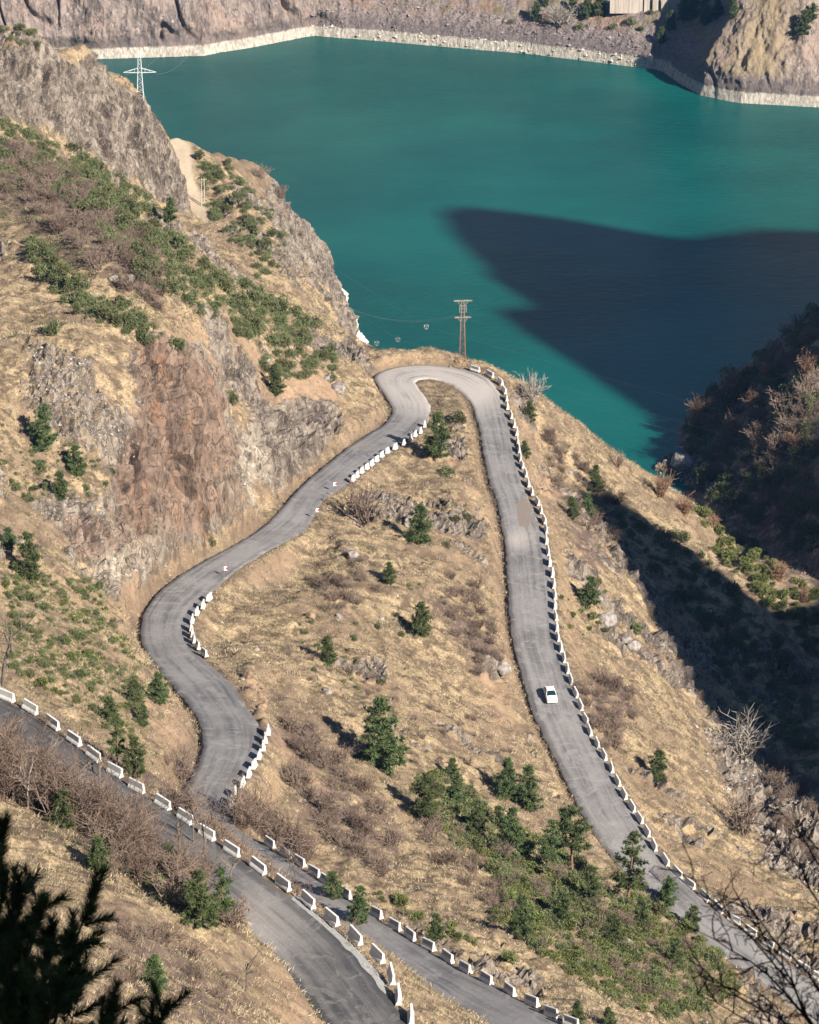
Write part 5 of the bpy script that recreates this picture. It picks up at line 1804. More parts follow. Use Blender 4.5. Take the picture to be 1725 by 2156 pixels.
# (what, where, outline, single shrubs, shrubs too crowded to pick apart, widths, kind)
THICKETS = [
    ("green juniper", "long thicket running down the left hillside", [(150, 310), (270, 400), (340, 480), (420, 530), (500, 590), (590, 640), (665, 690), (655, 735), (560, 735), (480, 700), (400, 650), (320, 610), (240, 540), (170, 450)], 70, 330, (20, 42), ME_JUN),
    ("green juniper", "scrub under the grey crag", [(0, 255), (60, 270), (180, 340), (300, 400), (340, 450), (250, 450), (150, 440), (60, 420), (0, 400)], 22, 220, (18, 36), ME_JUN),
    ("green juniper", "band along the left hillside's shoulder", [(50, 500), (130, 550), (200, 620), (280, 650), (345, 705), (335, 740), (260, 710), (180, 675), (90, 605)], 26, 110, (20, 38), ME_JUN),
    ("dark green juniper", "patch above the slanting road", [(530, 755), (600, 745), (700, 735), (715, 790), (640, 800), (570, 800)], 14, 45, (18, 32), ME_JUN),
    ("green juniper", "rocky shore slope below the dirt track", [(420, 330), (480, 350), (560, 430), (600, 480), (620, 520), (580, 575), (540, 590), (520, 540), (460, 500), (430, 430)], 26, 90, (14, 28), ME_JUN),
    ("green shrub", "thicket under the tall pines", [(860, 1640), (960, 1640), (1040, 1720), (1180, 1790), (1280, 1880), (1200, 1910), (1060, 1860), (930, 1760)], 22, 230, (24, 46), ME_BRI + ME_JUN),
    ("leafy green shrub", "wooded bank above the near barriers", [(1040, 1830), (1200, 1880), (1360, 1900), (1490, 1950), (1560, 2090), (1440, 2156), (1300, 2120), (1160, 2030), (1040, 1940)], 36, 640, (20, 46), ME_BRI + ME_JUN[:2]),
    ("small green juniper", "stony left hillside above the nearest road", [(10, 1200), (200, 1230), (270, 1360), (310, 1460), (270, 1570), (150, 1490), (20, 1420)], 22, 300, (12, 32), ME_JUN + ME_BRI),
    ("small green shrub", "grass under the pale scree", [(0, 880), (60, 920), (220, 960), (260, 1030), (160, 1070), (0, 1050)], 12, 34, (12, 24), ME_JUN),
    ("low green shrub", "open central slope", [(620, 1270), (820, 1300), (960, 1020), (1000, 1080), (900, 1240), (840, 1480), (700, 1480), (600, 1360)], 14, 26, (10, 20), ME_JUN),
    ("low green shrub", "slope right of the straight", [(1160, 1230), (1260, 1230), (1360, 1330), (1380, 1400), (1300, 1340), (1200, 1340)], 10, 16, (12, 26), ME_BRI),
    ("sunlit green bush", "rim above the dark gorge", [(1450, 1070), (1540, 1120), (1640, 1190), (1720, 1260), (1720, 1390), (1620, 1290), (1500, 1160)], 18, 120, (18, 38), ME_BRI),
    ("shaded bush", "dark hollow right of the straight", [(1290, 1080), (1440, 1130), (1560, 1270), (1700, 1420), (1720, 1640), (1560, 1480), (1400, 1250)], 14, 200, (20, 44), ME_JUN),
    ("shaded bush", "dark hill across the inlet", [(1720, 625), (1722, 1200), (1600, 1120), (1480, 1040), (1440, 900), (1500, 800), (1580, 745)], 18, 330, (20, 46), ME_JUN),
    ("leafy shrub", "brush below the nearest road", [(120, 1680), (240, 1740), (400, 1860), (460, 1960), (380, 1950), (240, 1850), (160, 1780)], 8, 8, (24, 44), ME_BRI),
    ("low green shrub", "grass behind the lower near road", [(790, 1880), (960, 1960), (1100, 2040), (1060, 2030), (920, 1960), (800, 1905)], 6, 10, (18, 36), ME_BRI),
    ("small bush", "top of the grey crag", [(0, 60), (70, 70), (90, 100), (20, 110)], 4, 6, (14, 30), ME_JUN),
]
NAMED = []       # (object, what it is, pixel column, pixel row) waiting for a label of its own
BULK = {}        # mesh -> placements of the crowded rest


def bulk_add(ms, px, py, wpx):
    g = cast(px, py)[0]
    if np.isnan(g[0]): return
    i = int((g[0] - GX0) / GS); j = int((g[1] - GY0) / GS)
    if not (0 <= i < NX and 0 <= j < NY) or road_d[j, i] < NO_ROAD + 0.3: return
    w = px_height(px, py, wpx, g[1])
    me = ms[R3.randrange(len(ms))]
    s = w / 2
    BULK.setdefault(me.name, []).append((g[0], g[1], g[2] - 0.06 * w, R3.uniform(0, 6.28), s * R3.uniform(0.8, 1.2), s * R3.uniform(0.75, 1.15)))


def sow(rows, name, cat, seed):
    for ti, (what, where, poly, n1, n2, (w0, w1), ms) in enumerate(rows):
        for q in scatter(poly, n1, seed + ti, 11 if n1 > 15 else 14):
            w = R3.uniform(w0 + 0.45 * (w1 - w0), w1 * 1.05)
            o = plant_shrub(ms, name, q[0], q[1], w, None, cat, cat + "s of the " + where)
            if o: NAMED.append((o, what, q[0], q[1] - w * 0.4))
        for q in scatter(poly, n2, seed + 50 + ti, 3.5):
            bulk_add(ms, q[0], q[1], R3.uniform(w0 * 0.75, w0 + 0.6 * (w1 - w0)))


sow(THICKETS, "evergreen_shrub", "shrub", 500)
for px, py, w, lab in [(970, 892, 40, "round green shrub inside the hairpin"), (941, 1008, 30, "round green shrub right of the slanting barrier row"), (105, 708, 44, "lone dark shrub on the bare left shoulder"),
                       (487, 852, 38, "green shrub above the pale rock face"), (697, 806, 26, "green shrub at the right end of the dark juniper patch"), (445, 1158, 24, "small green shrub at the red cliff's foot by the road"),
                       (206, 1240, 28, "green shrub on the bank under the pale rock"), (370, 745, 42, "green shrub where the thicket meets the red cliff"), (665, 690, 30, "pointed green shrub on the shore slope by the white rocks")]:
    plant_shrub(ME_JUN, "evergreen_shrub", px, py, w, lab, "shrub", None, hs=1.15)

# ------------------------------------------------------------------ bare shrubs and bare trees
for px, py, w, ms, lab in [
    (1120, 848, 62, ME_TWP, "pale bare bush on the rim outside the hairpin"), (1562, 1588, 120, ME_TWP, "large pale bare bush at the shadow's edge above the scree"), (1562, 1752, 110, ME_TWG, "wide bare bush on the grey scree"),
    (765, 1090, 100, ME_TWG, "wide grey bare bush below the chevron signs"), (368, 300, 40, ME_TWG, "dark bare bush where the track leaves the crag"), (1472, 888, 56, ME_TWR, "russet bare bush on the point across the inlet"),
    (1556, 838, 44, ME_TWR, "bare bush glowing on the dark hill, above the russet one"), (1652, 872, 74, ME_TWG, "broad bare bush on the dark hill, lit from the side"), (1652, 772, 50, ME_TWG, "bare bush highest on the dark hill"),
    (1700, 838, 60, ME_TWG, "bare bush at the right of the dark hill"), (1700, 790, 50, ME_TWR, "small russet bush at the right of the dark hill"), (1600, 930, 60, ME_TWG, "bare bush low on the dark hill"),
    (1545, 930, 60, ME_TWR, "reddish bare bush near the pale rock across the inlet"), (1670, 950, 60, ME_TWR, "reddish bare bush right of the pale rock across the inlet"),
    (1390, 1045, 60, ME_TWR, "reddish bare bush on the rim by the inlet"), (1440, 1085, 50, ME_TWR, "reddish bare bush right of the rim's first one"), (1300, 985, 40, ME_TWG, "thin bare bush on the skyline rim of the slope"),
    (590, 420, 40, ME_TWG, "bare bush beside the pale pinnacle on the shore"), (545, 375, 44, ME_TWG, "bare bush left of the pale pinnacle on the shore"), (630, 500, 30, ME_TWG, "small bare bush low on the rocky shore"),
]:
    plant_shrub(ms, "bare_bush", px, py, w, lab, "bare bush", None, hs=1.1)
plant_shrub(ME_TWP, "bare_bush", 1182, 52, 62, "broad pale bare tree on the far bank", "bare tree", None, far=True)
BARE = [
    ("bare brown bush", "scrub under the grey crag", [(0, 290), (120, 350), (260, 470), (370, 590), (340, 660), (200, 570), (60, 450), (0, 430)], 40, 130, (24, 56), ME_TWG),
    ("bare bush", "brush along the nearest road's edge", [(0, 1470), (120, 1530), (240, 1610), (330, 1700), (480, 1830), (540, 1960), (440, 1940), (330, 1850), (180, 1740), (60, 1690), (0, 1650)], 44, 95, (46, 96), ME_TWG),
    ("bare bush", "bank between lower bend and nearest road", [(330, 1600), (400, 1650), (470, 1730), (540, 1780), (660, 1815), (560, 1740), (500, 1710), (400, 1630)], 14, 40, (34, 74), ME_TWG),
    ("bare brown bush", "slope below the lower bend", [(580, 1500), (760, 1600), (860, 1760), (800, 1850), (700, 1780), (600, 1640)], 18, 24, (30, 70), ME_TWG),
    ("bare twiggy bush", "green thicket", [(850, 1700), (1050, 1800), (1250, 1880), (1500, 1980), (1500, 2120), (1340, 2120), (1150, 2000), (950, 1880)], 20, 60, (30, 60), ME_TWG),
    ("brown bush", "slope beside the car's straight", [(1210, 1430), (1330, 1440), (1340, 1540), (1280, 1590), (1230, 1520)], 9, 26, (26, 56), ME_TWG),
    ("bare bush", "slope outside the hairpin straight", [(1150, 880), (1220, 950), (1300, 1050), (1300, 1170), (1210, 1100), (1150, 990)], 12, 46, (20, 46), ME_TWG),
    ("bare bush", "bank inside the straight", [(900, 1180), (1000, 1240), (1070, 1400), (1000, 1430), (950, 1330)], 10, 30, (22, 46), ME_TWG),
    ("dark heather-like bush", "foreground meadow", [(180, 1900), (400, 1960), (500, 2110), (400, 2156), (250, 2120)], 12, 14, (32, 64), ME_TWG),
    ("shaded bare bush", "dark hill across the inlet", [(1722, 640), (1722, 1150), (1560, 1060), (1450, 960), (1520, 820), (1640, 720)], 12, 90, (30, 60), ME_TWG),
    ("reddish bush", "right end of the scree slope", [(1600, 1600), (1720, 1640), (1720, 1860), (1640, 1780)], 9, 26, (30, 60), ME_TWG),
    ("bare bush", "foot of the chevron slope", [(620, 1240), (760, 1180), (800, 1250), (700, 1330)], 7, 16, (24, 44), ME_TWG),
    ("low bare bush", "central dry slope", [(560, 1330), (700, 1400), (1000, 1500), (1120, 1640), (1000, 1660), (760, 1560)], 8, 46, (16, 36), ME_TWG),
]
sow(BARE, "bare_bush", "bare bush", 700)
ME_SAP = [twig_mesh("bare_sapling", 260 + i, (m_twig, m_twig_dark)[i % 2], 9, 3.4, 0.42, 0.036, 8, 3) for i in range(3)]
sow([("bare sapling", "edge of the nearest road", [(0, 1575), (100, 1650), (200, 1718), (300, 1785), (420, 1875), (490, 1930), (400, 1935), (250, 1840), (100, 1740), (0, 1690)], 50, 44, (40, 72), ME_SAP),
     ("bare sapling", "bank behind the nearest road", [(360, 1650), (440, 1700), (480, 1735), (560, 1780), (640, 1830), (660, 1815), (560, 1745), (495, 1712), (480, 1690), (400, 1630)], 30, 40, (30, 50), ME_SAP),
     ("bare sapling", "far left brush", [(0, 1480), (60, 1500), (120, 1560), (60, 1600), (0, 1570)], 10, 8, (34, 54), ME_SAP)], "bare_sapling", "bare sapling", 740)


# saplings rooted on the bank right behind the nearest road's barriers
for q in range(34):
    i = int(np.interp(R3.uniform(300, 660), to_px(*RB[1].T)[0], np.arange(len(RB[1]))))
    a_, b_ = RB[0][i], RB[1][i]
    e_ = (b_ - a_)[:2] / np.linalg.norm((b_ - a_)[:2])
    off_ = R3.uniform(1.6, 7.5)
    x_, y_ = b_[0] + e_[0] * off_, b_[1] + e_[1] * off_
    z_ = float(ground(x_, y_))
    s = R3.uniform(0.8, 1.35)
    o = link("bare_sapling", ME_SAP[q % 3], None, (x_, y_, z_), (R3.uniform(-0.1, 0.1), R3.uniform(-0.1, 0.1), R3.uniform(0, 6.28)), (s * 1.2, s * 1.2, s))
    tag(o, None, "bare sapling", "bare saplings right behind the nearest road's barriers")
    px_, py_ = to_px(x_, y_, z_ + 2)
    NAMED.append((o, "bare sapling behind the barriers", float(px_), float(py_)))
for px, py, w, lab in [(1500, 1112, 40, "first russet bush along the sunlit rim above the gorge"), (1556, 1152, 44, "second russet bush along the sunlit rim above the gorge"), (1640, 1222, 46, "third russet bush along the sunlit rim above the gorge"), (1692, 1268, 40, "last russet bush along the sunlit rim, nearest the frame edge"),
                       (1610, 800, 46, "russet bush on the skyline of the dark hill"), (1500, 905, 44, "russet bush low on the dark hill near the water"), (1590, 868, 46, "russet bush in the middle of the dark hill's crest")]:
    plant_shrub(ME_TWR, "bare_bush", px, py, w, lab, "bare bush", None, hs=1.2)


def plant_bare_tree(px, py, hpx, label, seed, mat=None, spread=0.5, depth=3, kids=3, r=None, lean=(0, 0)):
    g = cast(px, py)[0]
    if np.isnan(g[0]): return
    h = px_height(px, py, hpx, g[1])
    tr, br = bare_tree_parts(seed, h, spread, r or 0.020 * h, depth, kids, lean)
    o = link("bare_tree", None, None, tuple(g), (0, 0, R3.uniform(0, 6.28) if lean == (0, 0) else 0))
    link("trunk", tr.mesh("bare_trunk", [mat or m_twig], True), o)
    link("crown", br.mesh("bare_crown", [mat or m_twig]), o)
    tag(o, label, "bare tree")


for a in [
    (430, 1866, 205, "tallest thin bare tree standing against the nearest road", 801, m_bark_low, 0.35, 4, 2), (384, 1806, 150, "thin bare tree left of the tallest one by the nearest road", 802, m_bark_low, 0.35, 4, 2),
    (408, 1782, 110, "slender bare sapling between the two thin roadside trees", 803, m_bark_low, 0.3, 3, 2), (484, 1862, 120, "bare tree right of the tallest by the nearest road", 804, m_twig, 0.5, 4, 2),
    (60, 1708, 130, "pale bare tree at the left edge of the meadow", 805, m_twig_pale, 0.7, 4, 3), (517, 2088, 130, "dark dead tree at the meadow's orange cut", 806, m_bark_low, 0.3, 3, 2),
    (632, 1800, 80, "forked bare tree behind the lower near road's first barriers", 807, m_twig, 0.6, 4, 3), (345, 1908, 70, "small bare tree in front of the big bushy pine", 808, m_twig_pale, 0.5, 4, 3),
    (212, 1640, 100, "bare tree in the brush by the nearest road", 809, m_twig, 0.6, 4, 3), (110, 1640, 120, "grey bare tree in the brush at the left edge", 810, m_twig, 0.6, 4, 3),
    (6, 1450, 210, "tall grey bare trunk at the left frame edge", 811, m_bark_low, 0.25, 3, 2), (190, 1788, 70, "small bare tree left of the yellowish pine", 812, m_twig_pale, 0.6, 4, 3),
    (246, 1860, 80, "small bare tree among brown brush in the meadow", 813, m_twig, 0.6, 4, 3), (1390, 1860, 60, "bare grey tree at the road edge right of the slim tall pine", 814, m_twig, 0.7, 4, 3),
    (960, 1800, 70, "bare tree at the left edge of the thicket", 815, m_twig, 0.7, 4, 3), (1075, 1880, 80, "bare tree in the thicket's middle", 816, m_twig, 0.6, 4, 3),
    (262, 1120, 60, "bare tree at the left end of the red cliff", 817, m_twig, 0.6, 4, 3), (140, 930, 50, "bare tree beside the large rounded pine", 818, m_twig, 0.7, 4, 3),
]:
    plant_bare_tree(*a[:5], mat=a[5], spread=a[6], depth=a[7], kids=a[8])

# the crowded rest of the shrubs: one joined mesh of each kind
for key, lab in (("juniper", "crowded juniper scrub that fills the thickets"), ("leafy", "crowded leafy scrub on the wooded banks"), ("bare_shrub", "crowded leafless brush between the shrubs")):
    V_, F3, F4, off, MI = [], [], [], 0, []
    mats = []
    for nm, pl in BULK.items():
        if not nm.startswith(key): continue
        me = bpy.data.meshes[nm]
        nv_ = len(me.vertices)
        co = np.empty(nv_ * 3, np.float32); me.vertices.foreach_get('co', co); co = co.reshape(-1, 3).astype(float)
        lt = np.array([p.loop_total for p in me.polygons]); ls = np.array([p.loop_start for p in me.polygons])
        lv = np.empty(len(me.loops), np.int32); me.loops.foreach_get('vertex_index', lv)
        t3 = lv[ls[lt == 3][:, None] + np.arange(3)] if (lt == 3).any() else np.zeros((0, 3), int)
        t4 = lv[ls[lt == 4][:, None] + np.arange(4)] if (lt == 4).any() else np.zeros((0, 4), int)
        if key == "bare_shrub":
            t4 = t4[::1]
        else:
            t3 = t3[::2]; t4 = t4[:0]
        for (x, y, z, a, sx, sz) in pl:
            c, s_ = math.cos(a), math.sin(a)
            used_, inv_ = np.unique(np.concatenate([t3.ravel(), t4.ravel()]), return_inverse=True)
            p = co[used_]
            if key != "bare_shrub":
                p = p * np.array((1.0, 1.0, 1.0))
            V_.append(np.stack([(p[:, 0] * c - p[:, 1] * s_) * sx + x, (p[:, 0] * s_ + p[:, 1] * c) * sx + y, p[:, 2] * sz + z], 1))
            F3.append(inv_[:t3.size].reshape(-1, 3) + off); F4.append(inv_[t3.size:].reshape(-1, 4) + off)
            off += len(used_)
    if not V_: continue
    fl_ = [f for f in (np.concatenate(F3), np.concatenate(F4)) if len(f)]
    o = link({"juniper": "juniper_scrub", "leafy": "leafy_scrub", "bare_shrub": "bare_brush"}[key], mesh_np("scrub", np.concatenate(V_), fl_, [{"juniper": m_juniper, "leafy": m_bright, "bare_shrub": m_twig}[key]]))
    tag(o, lab, None, None, 'stuff')

# ------------------------------------------------------------------ each shrub's own label, by the landmark it stands nearest to
LAND = [(293, 170, "the crag pylon"), (385, 440, "the foot of the dirt track"), (428, 400, "the wooden twin pole"), (360, 455, "the dark conifer at the crag's foot"), (105, 700, "the lone shrub on the left shoulder"),
        (580, 805, "the dark upright pine"), (487, 846, "the shrub above the pale face"), (90, 920, "the large rounded pine"), (64, 1190, "the dark pine by the red cliff"), (332, 1460, "the bright pine above the lower bend"),
        (287, 1610, "the full pine behind the barriers"), (245, 598, "the white hillside rock"), (665, 680, "the pointed shore shrub"), (700, 640, "the white shore rock"), (810, 1550, "the tallest slope pine"),
        (893, 1690, "the thicket's broad left pine"), (1090, 1650, "the pair of dense pines"), (1208, 1770, "the tall reddish-trunked pine"), (1319, 1830, "the slim tall pine"), (1403, 1885, "the roadside young pine"),
        (1080, 1755, "the pine below the dense pair"), (1152, 1785, "the narrow pine"), (1100, 1935, "the low thicket pine"), (1240, 1975, "the pale thicket rock"), (1276, 1305, "the largest boulder"), (1240, 1255, "the pine above the boulder"),
        (1159, 1460, "the white car"), (1381, 1615, "the pine near the scree"), (1562, 1545, "the large pale bare bush"), (1562, 1710, "the wide bush on the scree"), (1220, 1075, "the two dark pines at the shadow's edge"),
        (1120, 825, "the pale bush outside the hairpin"), (917, 925, "the leaning pine"), (881, 1110, "the lone dark pine"), (886, 1310, "the pine level with the wide bend"), (691, 1372, "the lone pine beside nine barriers"),
        (1432, 982, "the pale rock at the water's edge"), (1472, 870, "the russet bush"), (1652, 850, "the broad bare bush"), (1600, 1190, "the sunlit rim"), (425, 1900, "the big bushy pine"), (131, 1710, "the yellowish pine"),
        (517, 2030, "the dead tree"), (730, 1905, "the two pines between the roads"), (540, 1460, "the rock heap"), (765, 1060, "the wide grey bush"), (30, 90, "the crag top"), (300, 290, "the crag face"), (160, 420, "the grey crag's foot"),
        (540, 560, "the middle of the juniper thicket"), (420, 600, "the red cliff's upper edge"), (560, 400, "the pale shore pinnacle"), (1290, 1990, "the pine in the lower thicket"), (1420, 2010, "the pine right of the thicket"), (240, 1755, "the pine among bare shrubs"),
        (208, 1800, "the pine among brown brush"), (6, 1330, "the grey trunk at the left edge"), (150, 1300, "the stony bank"), (918, 1960, "the pine behind the lower barriers"), (1410, 1250, "the dark hollow"), (1600, 1420, "the hollow's lower end"), (1700, 1000, "the dark hill's foot")]
LP = np.array([(a, b) for a, b, _ in LAND], float)
slots = {}
for o, what, px, py in NAMED:
    d_ = np.hypot(LP[:, 0] - px, LP[:, 1] - py)
    i = int(np.argmin(d_))
    dx, dy = px - LP[i, 0], py - LP[i, 1]
    if abs(dx) > 1.6 * abs(dy): way = "right of" if dx > 0 else "left of"
    elif abs(dy) > 1.6 * abs(dx): way = "below" if dy > 0 else "above"
    else: way = ("below and " if dy > 0 else "above and ") + ("right of" if dx > 0 else "left of")
    slots.setdefault((i, way, what), []).append((d_[i], o))
for (i, way, what), lst in slots.items():
    lst.sort(key=lambda e: e[0])
    for q, (_, o) in enumerate(lst):
        o['label'] = (what + " just " + way + " " + LAND[i][2]) if len(lst) == 1 else "%s, %s %s %s" % (what, ordinal(q + 1), way, LAND[i][2])

# ------------------------------------------------------------------ boulders one can tell apart
m_boulder = simple_mat("boulder_rock", (0.27, 0.235, 0.21), 0.95, 0.45, 1.6, bump=0.08)
m_boulder_tan = simple_mat("tan_boulder_rock", (0.27, 0.185, 0.125), 0.95, 0.35, 1.6, bump=0.08)


def boulder_mesh(name, seed, mat):
    import bmesh
    bm = bmesh.new()
    bmesh.ops.create_icosphere(bm, subdivisions=3, radius=1.0)
    v = np.array([q.co[:] for q in bm.verts])
    f = np.array([[q.index for q in p.verts] for p in bm.faces])
    bm.free()
    g = np.random.default_rng(seed)
    for _ in range(9):          # planes that chip the stone flat
        n = g.normal(size=3); n /= np.linalg.norm(n)
        d = v @ n
        lim_ = g.uniform(0.55, 0.85)
        v = v - np.where(d > lim_, (d - lim_) * 0.9, 0)[:, None] * n
    v *= 1 + 0.12 * fbm(v[:, 0] * 2.5, v[:, 1] * 2.5, v[:, 2] * 2.5, oct=3, seed=seed)[:, None]
    return mesh_np(name, v, f, [mat], False)


ME_BOU = [boulder_mesh("boulder", 900 + i, m_boulder) for i in range(4)]
ME_BOT = [boulder_mesh("boulder", 910 + i, m_boulder_tan) for i in range(3)]


def plant_boulder(px, py, wpx, label, tan=False, far=False, sq=(1, 1, 0.75), group=None):
    g = cast_far(px, py) if far else cast(px, py)[0]
    if g is None or np.isnan(g[0]): return
    s = px_height(px, py, wpx, g[1]) / 2
    o = link("boulder", (ME_BOT if tan else ME_BOU)[R3.randrange(3)], None, (g[0], g[1], g[2] + 0.15 * s), (R3.uniform(-0.3, 0.3), R3.uniform(-0.3, 0.3), R3.uniform(0, 6.28)), (s * sq[0], s * sq[1], s * sq[2]))
    tag(o, label, "boulder", group)


for a in [
    (1276, 1312, 46, "largest boulder on the grass slope right of the straight", False), (1262, 1300, 16, "small stone leaning on the largest boulder", False), (1318, 1355, 26, "flat boulder below the largest one", False), (1334, 1366, 30, "boulder at the lower end of the stone line", False),
    (524, 1424, 26, "top boulder of the rock heap beside the lower bend", True), (531, 1450, 20, "orange boulder in the rock heap, second from its top", True), (548, 1452, 18, "orange boulder right of the second in the heap", True), (548, 1474, 24, "boulder in the middle of the rock heap", True),
    (553, 1494, 26, "lowest boulder of the rock heap", True), (511, 1432, 12, "small pale stone at the road side of the heap", False), (558, 1482, 18, "boulder at the heap's right edge", True),
    (655, 1303, 22, "oval tan boulder on the central slope", True), (713, 1302, 18, "pale boulder right of the oval tan one", False), (805, 1304, 14, "small grey boulder by the lone pine", False), (690, 1462, 22, "grey boulder below the small lone pine", False),
    (868, 1110, 40, "big upright grey rock left of the lone dark pine", False), (745, 1175, 30, "pale upright rock on the slope under the chevron signs", False),
    (345, 1205, 14, "white stone at the inner edge of the road bend", False), (540, 1370, 14, "grey stone on the grass right of the nine barriers", False), (1200, 1000, 12, "white stone on the slope below the hairpin", False),
    (1060, 1412, 34, "grey rock jutting over the bank of the straight", False), (560, 760, 22, "grey block in the orange bank above the slanting road", False), (690, 800, 24, "block at the end of the orange bank", False), (715, 820, 34, "dark block above the slanting road", False),
    (600, 790, 18, "brown block in the orange bank", False), (1240, 1975, 30, "pale rock in the lower thicket", False), (1205, 1955, 22, "pale rock left of the other in the lower thicket", False), (1320, 1985, 24, "small pale rock in the brush right of the thicket", False),
    (1432, 982, 60, "big pale rock at the water's edge across the inlet", False), (240, 595, 26, "white rock in the left hillside thicket", False), (275, 590, 20, "white rock right of the other in the hillside thicket", False), (540, 640, 24, "grey slab in the long thicket", False),
]:
    plant_boulder(*a[:4], tan=a[4])

# ------------------------------------------------------------------ retaining wall on the far bank
m_wall, nt, b = new_mat("stained_concrete_wall")
k = NT(nt)
c = k.mix(k.ramp(k.noise(1.2, 5, 0.7, k.vmul(k.pos, (1, 1, 0.05))), 0.4, 0.62), (0.44, 0.385, 0.33), (0.30, 0.235, 0.19))
k.link(c, b.inputs['Base Color'])
b.inputs['Roughness'].default_value = 0.9
wa = cast_far(1284, 22)
wb = cast_far(1446, 16)
wa = [wa.x, wa.y, min(wa.z, wb.z)]
wb = [wb.x, wb.y, wb.z]
wall = link("retaining_wall", None, None, (wa[0], wa[1], 0))
tag(wall, "pale stained concrete wall on top of the far bank", "wall")
Lw = wb[0] - wa[0]
nwp = 9
for i in range(nwp):
    mb = MB()
    mb.box((Lw * (i + 0.5) / nwp, (wb[1] - wa[1]) * (i + 0.5) / nwp, wa[2] + 2.2 + 0.9 * abs(i - 4) / 4), (Lw / nwp - 0.12, 0.6, 5.4))
    link("wall_panel", mb.mesh("wall_panel", [m_wall]), wall)
mb = MB(); mb.box((Lw * 0.5, (wb[1] - wa[1]) * 0.5 + 0.45, wa[2] + 2.6), (Lw + 0.4, 0.5, 5.2))
link("wall_core", mb.mesh("wall_core", [m_wall]), wall)

# ------------------------------------------------------------------ what nobody could count: grass, stones, scrub
def tri_mesh_object(name, v, mat, col, label):
    f = np.arange(len(v)).reshape(-1, 3)
    o = link(name, mesh_np(name, v, f, [mat], False, attrs={"tint": col}))
    return tag(o, label, None, None, 'stuff')


def tint_mat(name, rough=0.95):
    m, nt, b = new_mat(name)
    k = NT(nt)
    k.link(k.attr("tint", True), b.inputs['Base Color'])
    b.inputs['Roughness'].default_value = rough
    b.inputs['Specular IOR Level'].default_value = 0.1
    return m


m_tint = tint_mat("mixed_straw")
sl_y, sl_x = np.gradient(POSZ, GS)


def sample_ground(n, seed, dens):
    """random ground points inside the view, kept with probability dens(zones)"""
    g = np.random.default_rng(seed)
    y = np.sqrt(g.uniform(165 ** 2, 720 ** 2, n))
    x = g.uniform(-1, 1, n) * (0.136 * y + 4)
    i = ((x - GX0) / GS).astype(int); j = ((y - GY0) / GS).astype(int)
    ok = (i > 0) & (i < NX - 1) & (j > 0) & (j < NY - 1)
    x, y, i, j = x[ok], y[ok], i[ok], j[ok]
    d = dens(i, j) * (POSZ[j, i] > 1.5) * (road_d[j, i] > 0.35)
    ok = g.uniform(size=len(x)) < d
    x, y, i, j = x[ok], y[ok], i[ok], j[ok]
    return x, y, ground(x, y), i, j, g


# dry grass: tussocks of long blades combed downhill
x, y, z, i, j, g = sample_ground(250000, 41, lambda i, j: (1 - rockm[j, i]) * (1 - 0.75 * Z_SOIL[j, i]) * (1 - 0.5 * Z_BROWN[j, i]) * np.clip(0.35 + 1.3 * (vnoise(gx[i] * 0.22, gy[j] * 0.22, seed=77)), 0, 1))
B = 6
n = len(x)
base_ = np.repeat(np.stack([x, y, z], 1), B, 0) + g.normal(size=(n * B, 3)) * np.array((0.22, 0.22, 0.02))
dn = np.stack([-sl_x[j, i], -sl_y[j, i], np.zeros(n)], 1)
dn /= np.linalg.norm(dn, axis=1)[:, None] + 0.25
dirs = np.repeat(dn, B, 0) * 0.75 + g.normal(size=(n * B, 3)) * 0.42 + np.array((0, 0, 0.62))
ln = np.repeat(g.uniform(0.22, 0.6, n), B) * g.uniform(0.6, 1.1, n * B)
v, t = tri_leaves(base_, dirs, ln, 0.055)
tone = np.repeat(g.uniform(0, 1, n), B)[:, None]
patch = np.repeat(vnoise(x * 0.12, y * 0.12, seed=99), B)[:, None]
colr = np.array((0.165, 0.116, 0.070)) * (1 - tone) + np.array((0.60, 0.48, 0.315)) * tone
colr = colr * (0.62 + 0.62 * patch)
gm = (np.repeat(g.uniform(size=n) < 0.10 + 0.25 * Z_GREEN[j, i], B))[:, None]
colr = np.where(gm, np.array((0.13, 0.135, 0.05)) * (0.7 + 0.6 * tone), colr)
tri_mesh_object("dry_grass", v, m_tint, np.repeat(colr, 3, 0), "dry straw-coloured grass over the slopes")

# low brown scrub: thin upright stems
x, y, z, i, j, g = sample_ground(60000, 43, lambda i, j: np.clip(Z_BROWN[j, i] * 0.9 + 0.5 * (vnoise(gx[i] * 0.09, gy[j] * 0.09, seed=55) > 0.5) * (vnoise(gx[i] * 0.3, gy[j] * 0.3, seed=56) > 0.45), 0, 1) * (1 - rockm[j, i]))
B = 9
n = len(x)
base_ = np.repeat(np.stack([x, y, z], 1), B, 0) + g.normal(size=(n * B, 3)) * np.array((0.28, 0.28, 0.02))
dirs = g.normal(size=(n * B, 3)) * 0.5 + np.array((0, 0, 1.0))
v, t = tri_leaves(base_, dirs, np.repeat(g.uniform(0.35, 0.95, n), B) * g.uniform(0.6, 1.1, n * B), 0.05)
tone = np.repeat(g.uniform(0, 1, n), B)[:, None]
colr = np.array((0.115, 0.078, 0.066)) * (1 - tone) + np.array((0.24, 0.17, 0.135)) * tone
tri_mesh_object("brown_scrub", v, m_tint, np.repeat(colr, 3, 0), "low brown leafless scrub in patches")

